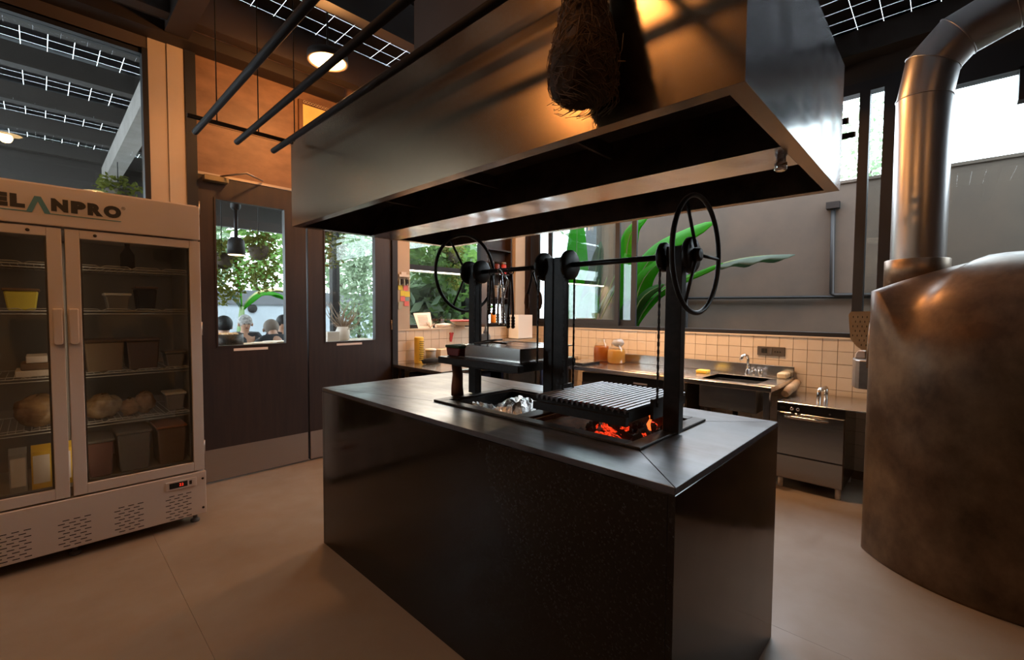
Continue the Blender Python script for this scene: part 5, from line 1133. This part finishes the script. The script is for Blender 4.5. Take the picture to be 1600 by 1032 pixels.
# serving counter with a heat lamp right outside the doors
sc_ = thing('serving_counter', 'long pale wooden serving counter outside the double doors', 'counter', (2.0, 5.15, 0))
B(.75, 2.9, 4.88, 5.45, .945, .985).build('counter_top', M_counterwood, sc_, .004); B(.80, 2.85, 4.95, 5.40, -.02, .945).build('counter_body', M_joist, sc_)
hl = thing('heat_lamp', 'black pendant heat lamp glowing over the serving counter', 'lamp', (1.36, 5.1, 1.88))
MB().lathe([(.020, 2.06), (.045, 2.055), (.070, 2.03), (.076, 1.98), (.080, 1.885), (.076, 1.885), (.070, 1.98), (.03, 2.03)], (1.36, 5.1, 0), 28).build('lamp_shade', M_black, hl)
MB().lathe([(.02, 1.880), (.072, 1.883), (.072, 1.89), (.02, 1.895)], (1.36, 5.1, 0), 24).build('bulb', M_heat, hl); MB().cyl((1.36, 5.1, 2.055), (1.36, 5.1, 2.33), .017, n=10).build('stem', M_black, hl); MB().lathe([(.03, 2.33), (.045, 2.35), (.045, 2.42), (.02, 2.45)], (1.36, 5.1, 0), 16).build('cord_reel', M_black, hl); MB().cyl((1.36, 5.1, 2.45), (1.36, 5.1, 3.56), .006, n=6).build('cord', M_black, hl)
l = bpy.data.lights.new('heat_light', 'SPOT'); l.energy = 60; l.spot_size = 1.9; l.spot_blend = .6; l.color = (1, .66, .36); l.shadow_soft_size = .05
o = bpy.data.objects.new('heat_light', l); COL.objects.link(o); o.location = (1.36, 5.1, 1.88); attach(o, hl)
db = thing('bread_drum', 'dark round drum of bread on the serving counter under the heat lamp', 'drum', (1.27, 5.05, .985))
MB().lathe([(.125, .986), (.13, .99), (.13, 1.10), (.122, 1.10), (.118, 1.0)], (1.27, 5.08, 0), 32).build('drum', M_iron_worn, db)
for k in range(14): a = k*2.4; r_ = .03+.07*((k*7) % 10)/10; MB().ball((1.27+r_*math.cos(a), 5.08+r_*math.sin(a), 1.10), .026, 8, 6, .016).build('bread_roll', M_counterwood, db)
for k, (x, y) in enumerate(((1.60, 5.1), (1.75, 5.22))):
    solo(MB().lathe([(.06, .986), (.11, .993), (.125, 1.005), (.115, 1.004), (.05, .995)], (x, y, 0), 24), 'serving_plate', M_white, ['white serving plate on the counter beside the bread drum', 'white serving plate further along the serving counter'][k], 'plate')
# hanging pots
def hpot(x, y, z, label, m):
    h = thing('hanging_planter', label, 'planter', (x, y, z)); MB().lathe([(.05, z-.10), (.10, z-.05), (.12, z+.03), (.115, z+.08), (.10, z+.08)], (x, y, 0), 20).build('pot', M_bark, h)
    MB().cyl((x, y, z+.08), (x, y, 3.56), .005, n=6).build('hanger', M_black, h); f_ = MB(); foliage(f_, (x, y, z+.12), (.22, .2, .14), 260, .06); foliage(f_, (x+.05, y, z-.22), (.20, .16, .32), 520, .05); tag(f_.build('trailing_leaves', m, h), kind='stuff')
hpot(2.02, 6.6, 2.10, 'hanging pot with trailing olive leaves beyond the first door pane', M_leafC); hpot(1.50, 6.2, 1.92, 'hanging pot with thin vines at the left of the first door pane', M_leafC); hpot(2.55, 5.7, 2.42, 'hanging pot with yellow green leaves above the second door pane', M_leafC); hpot(4.9, 6.1, 2.25, 'round hanging pot outside the corner window', M_leafC); hpot(.70, 7.4, 2.72, 'hanging pot seen through the tall glass above the cooler', M_leafC)
# driftwood centrepiece
dr = thing('driftwood_arrangement', 'tangled dry branches in a pale vase on the serving counter', 'branches', (2.45, 5.1, .985))
MB().lathe([(.05, .986), (.075, 1.0), (.08, 1.10), (.06, 1.15), (.055, 1.15)], (2.45, 5.1, 0), 20).build('vase', M_white, dr)
for k in range(46):
    a = random.random()*6.28; h = random.uniform(.06, .36); rr_ = random.uniform(.06, .24); p0 = Vector((2.45, 5.1, 1.10)); p3 = p0+Vector((rr_*math.cos(a), rr_*.6*math.sin(a), h)); mid = p0.lerp(p3, .5)+Vector((random.uniform(-.06, .06), random.uniform(-.04, .04), random.uniform(-.02, .06)))
    MB().tube([p0, mid, p3], [.008, .005, .002], 5).build('branch', M_drift, dr)
solo(B(2.20, 2.34, 4.95, 5.05, .986, 1.10), 'planter_box', M_white, 'white box on the serving counter beside the dry branches', 'box', bevel=.004)
# dining table and diners
dt = thing('dining_table', 'long wooden dining table on the terrace', 'table', (2.0, 6.5, 0))
B(1.2, 3.0, 6.25, 6.85, .72, .75).build('table_top', M_counterwood, dt, .004)
for x, y in ((1.28, 6.32), (2.92, 6.32), (1.28, 6.78), (2.92, 6.78)): B(x-.03, x+.03, y-.03, y+.03, -.02, .72).build('leg', M_black, dt)
def skin_mesh(name, verts, edges, radii, m, parent, sub=2):
    me = bpy.data.meshes.new(name); me.from_pydata(verts, edges, []); me.update(); me.materials.append(m)
    o = bpy.data.objects.new(name, me); COL.objects.link(o); attach(o, parent)
    sk_ = o.modifiers.new('skin', 'SKIN'); sk_.use_smooth_shade = True
    if not me.skin_vertices: 
        bpy.context.view_layer.objects.active = o
    for i, r in enumerate(radii): me.skin_vertices[0].data[i].radius = (r, r) if not isinstance(r, tuple) else r
    me.skin_vertices[0].data[0].use_root = True
    s_ = o.modifiers.new('sub', 'SUBSURF'); s_.levels = sub; s_.render_levels = sub
    return o
def person(x, y, rz, label, shirt, head_m, lean=.18, hat=None, headdrop=0.0):
    """seated figure facing local +y, hands on the table in front"""
    p = thing('person', label, 'person', (x, y, 0)); c, s_ = math.cos(rz), math.sin(rz)
    def T(a): return (x+a[0]*c-a[1]*s_, y+a[0]*s_+a[1]*c, a[2])
    L_ = lean
    J = dict(pel=(0, 0, .52), wa=(0, L_*.35, .68), ch=(0, L_*.8, .86), nk=(0, L_, 1.01), nb=(0, L_+.02, 1.06), hd=(0, L_+.045+headdrop*.4, 1.14-headdrop*.5), ht=(0, L_+.05+headdrop*.6, 1.21-headdrop*.6),
             sl=(-.17, L_*.9, .96), el=(-.22, L_+.14, .78), hl=(-.10, L_+.34, .775), sr=(.17, L_*.9, .96), er=(.22, L_+.14, .78), hr=(.09, L_+.35, .775),
             kl=(-.12, .40, .50), al=(-.13, .40, .06), tl=(-.13, .52, .02), kr=(.12, .40, .50), ar=(.13, .40, .06), tr=(.13, .52, .02), hpl=(-.09, .02, .50), hpr=(.09, .02, .50))
    nm = list(J); R = dict(pel=.13, wa=.115, ch=.135, nk=.06, nb=.052, hd=.078, ht=.068, sl=.062, el=.042, hl=.030, sr=.062, er=.042, hr=.030, kl=.06, al=.042, tl=.035, kr=.06, ar=.042, tr=.035, hpl=.085, hpr=.085)
    E_ = [('pel', 'wa'), ('wa', 'ch'), ('ch', 'nk'), ('nk', 'nb'), ('nb', 'hd'), ('hd', 'ht'), ('ch', 'sl'), ('sl', 'el'), ('el', 'hl'), ('ch', 'sr'), ('sr', 'er'), ('er', 'hr'), ('pel', 'hpl'), ('hpl', 'kl'), ('kl', 'al'), ('al', 'tl'), ('pel', 'hpr'), ('hpr', 'kr'), ('kr', 'ar'), ('ar', 'tr')]
    # fingers: five per hand
    for sd, hnd in (('l', 'hl'), ('r', 'hr')):
        b = J[hnd]
        for q in range(4):
            k1, k2 = 'f%s%d' % (sd, q), 'g%s%d' % (sd, q); off = (q-1.5)*.017
            J[k1] = (b[0]+off, b[1]+.06, b[2]+.004); J[k2] = (b[0]+off, b[1]+.095-.006*abs(q-1), b[2]-.012); R[k1] = .009; R[k2] = .008; E_ += [(hnd, k1), (k1, k2)]
        k1 = 't%sh' % sd; sg = 1 if sd == 'l' else -1; J[k1] = (b[0]+sg*.045, b[1]+.03, b[2]); R[k1] = .010; E_.append((hnd, k1))
    nm = list(J); ix = {n_: i for i, n_ in enumerate(nm)}
    skin_mesh('body', [T(J[n_]) for n_ in nm], [(ix[a], ix[b]) for a, b in E_], [R[n_] for n_ in nm], M_skin, p)
    sv = ['pel', 'wa', 'ch', 'nk', 'sl', 'el', 'sr', 'er']; si = {n_: i for i, n_ in enumerate(sv)}
    skin_mesh('shirt', [T(J[n_]) for n_ in sv], [(si[a], si[b]) for a, b in (('pel', 'wa'), ('wa', 'ch'), ('ch', 'nk'), ('ch', 'sl'), ('sl', 'el'), ('ch', 'sr'), ('sr', 'er'))], [.145, .132, .152, .075, .078, .056, .078, .056], shirt, p)
    tv = ['pel', 'hpl', 'kl', 'al', 'hpr', 'kr', 'ar']; ti = {n_: i for i, n_ in enumerate(tv)}
    skin_mesh('trousers', [T(J[n_]) for n_ in tv], [(ti[a], ti[b]) for a, b in (('pel', 'hpl'), ('hpl', 'kl'), ('kl', 'al'), ('pel', 'hpr'), ('hpr', 'kr'), ('kr', 'ar'))], [.15, .10, .075, .056, .10, .075, .056], M_trous, p)
    h = Vector(J['hd']); fwd = .088
    hc = T((h.x, h.y-.02, h.z+.035)); MB().ball(hc, .092, 16, 10, .098).build('hair' if not hat else 'hat', hat or head_m, p)
    for e in (-.03, .03): MB().ball(T((h.x+e, h.y+.070, h.z+.0)), .009, 8, 6).build('eye', M_hair, p)
    MB().ball(T((h.x, h.y+.085, h.z-.025)), .014, 8, 6, .022).build('nose', M_skin, p); MB().ball(T((h.x, h.y+.074, h.z-.058)), (.022, .008), 8, 6, .006).build('mouth', M_dkred, p)
    for e in (-.083, .083): MB().ball(T((h.x+e, h.y, h.z-.01)), .016, 8, 6, .026).build('ear', M_skin, p)
    sx = thing('stool', 'plain dark stool under the ' + label.split(' ', 1)[0] + ' ' + ' '.join(label.split()[1:5]), 'stool', (x, y, 0))
    MB().lathe([(.15, .33), (.16, .335), (.16, .355), (.14, .36)], (x, y, 0), 20).build('seat', M_black, sx)
    for k in range(4): a = PI/4+k*PI/2; MB().cyl((x+.10*math.cos(a), y+.10*math.sin(a), .33), (x+.15*math.cos(a), y+.15*math.sin(a), -.02), .014, n=8).build('leg', M_black, sx)
    return p
person(1.50, 5.92, 0.05, 'seated diner in black with dark hair, leftmost at the table', M_shirt_b, M_hair)
person(2.0, 7.32, PI-.05, 'seated diner in a patterned pale hat across the table', M_shirt_b, M_hair, hat=M_hat)
person(2.07, 5.90, .05, 'seated diner in a taupe cap bending over the table', M_shirt_b, M_hair, lean=.30, hat=M_cap, headdrop=.10)
person(2.47, 7.28, PI+.05, 'seated diner with dark hair holding up a phone', M_shirt_b, M_hair)
ph = B(2.44, 2.51, 6.93, 6.938, .80, .94); solo(ph, 'phone', M_soot, 'dark phone held in front of the dark haired diner', 'phone', bevel=.003)
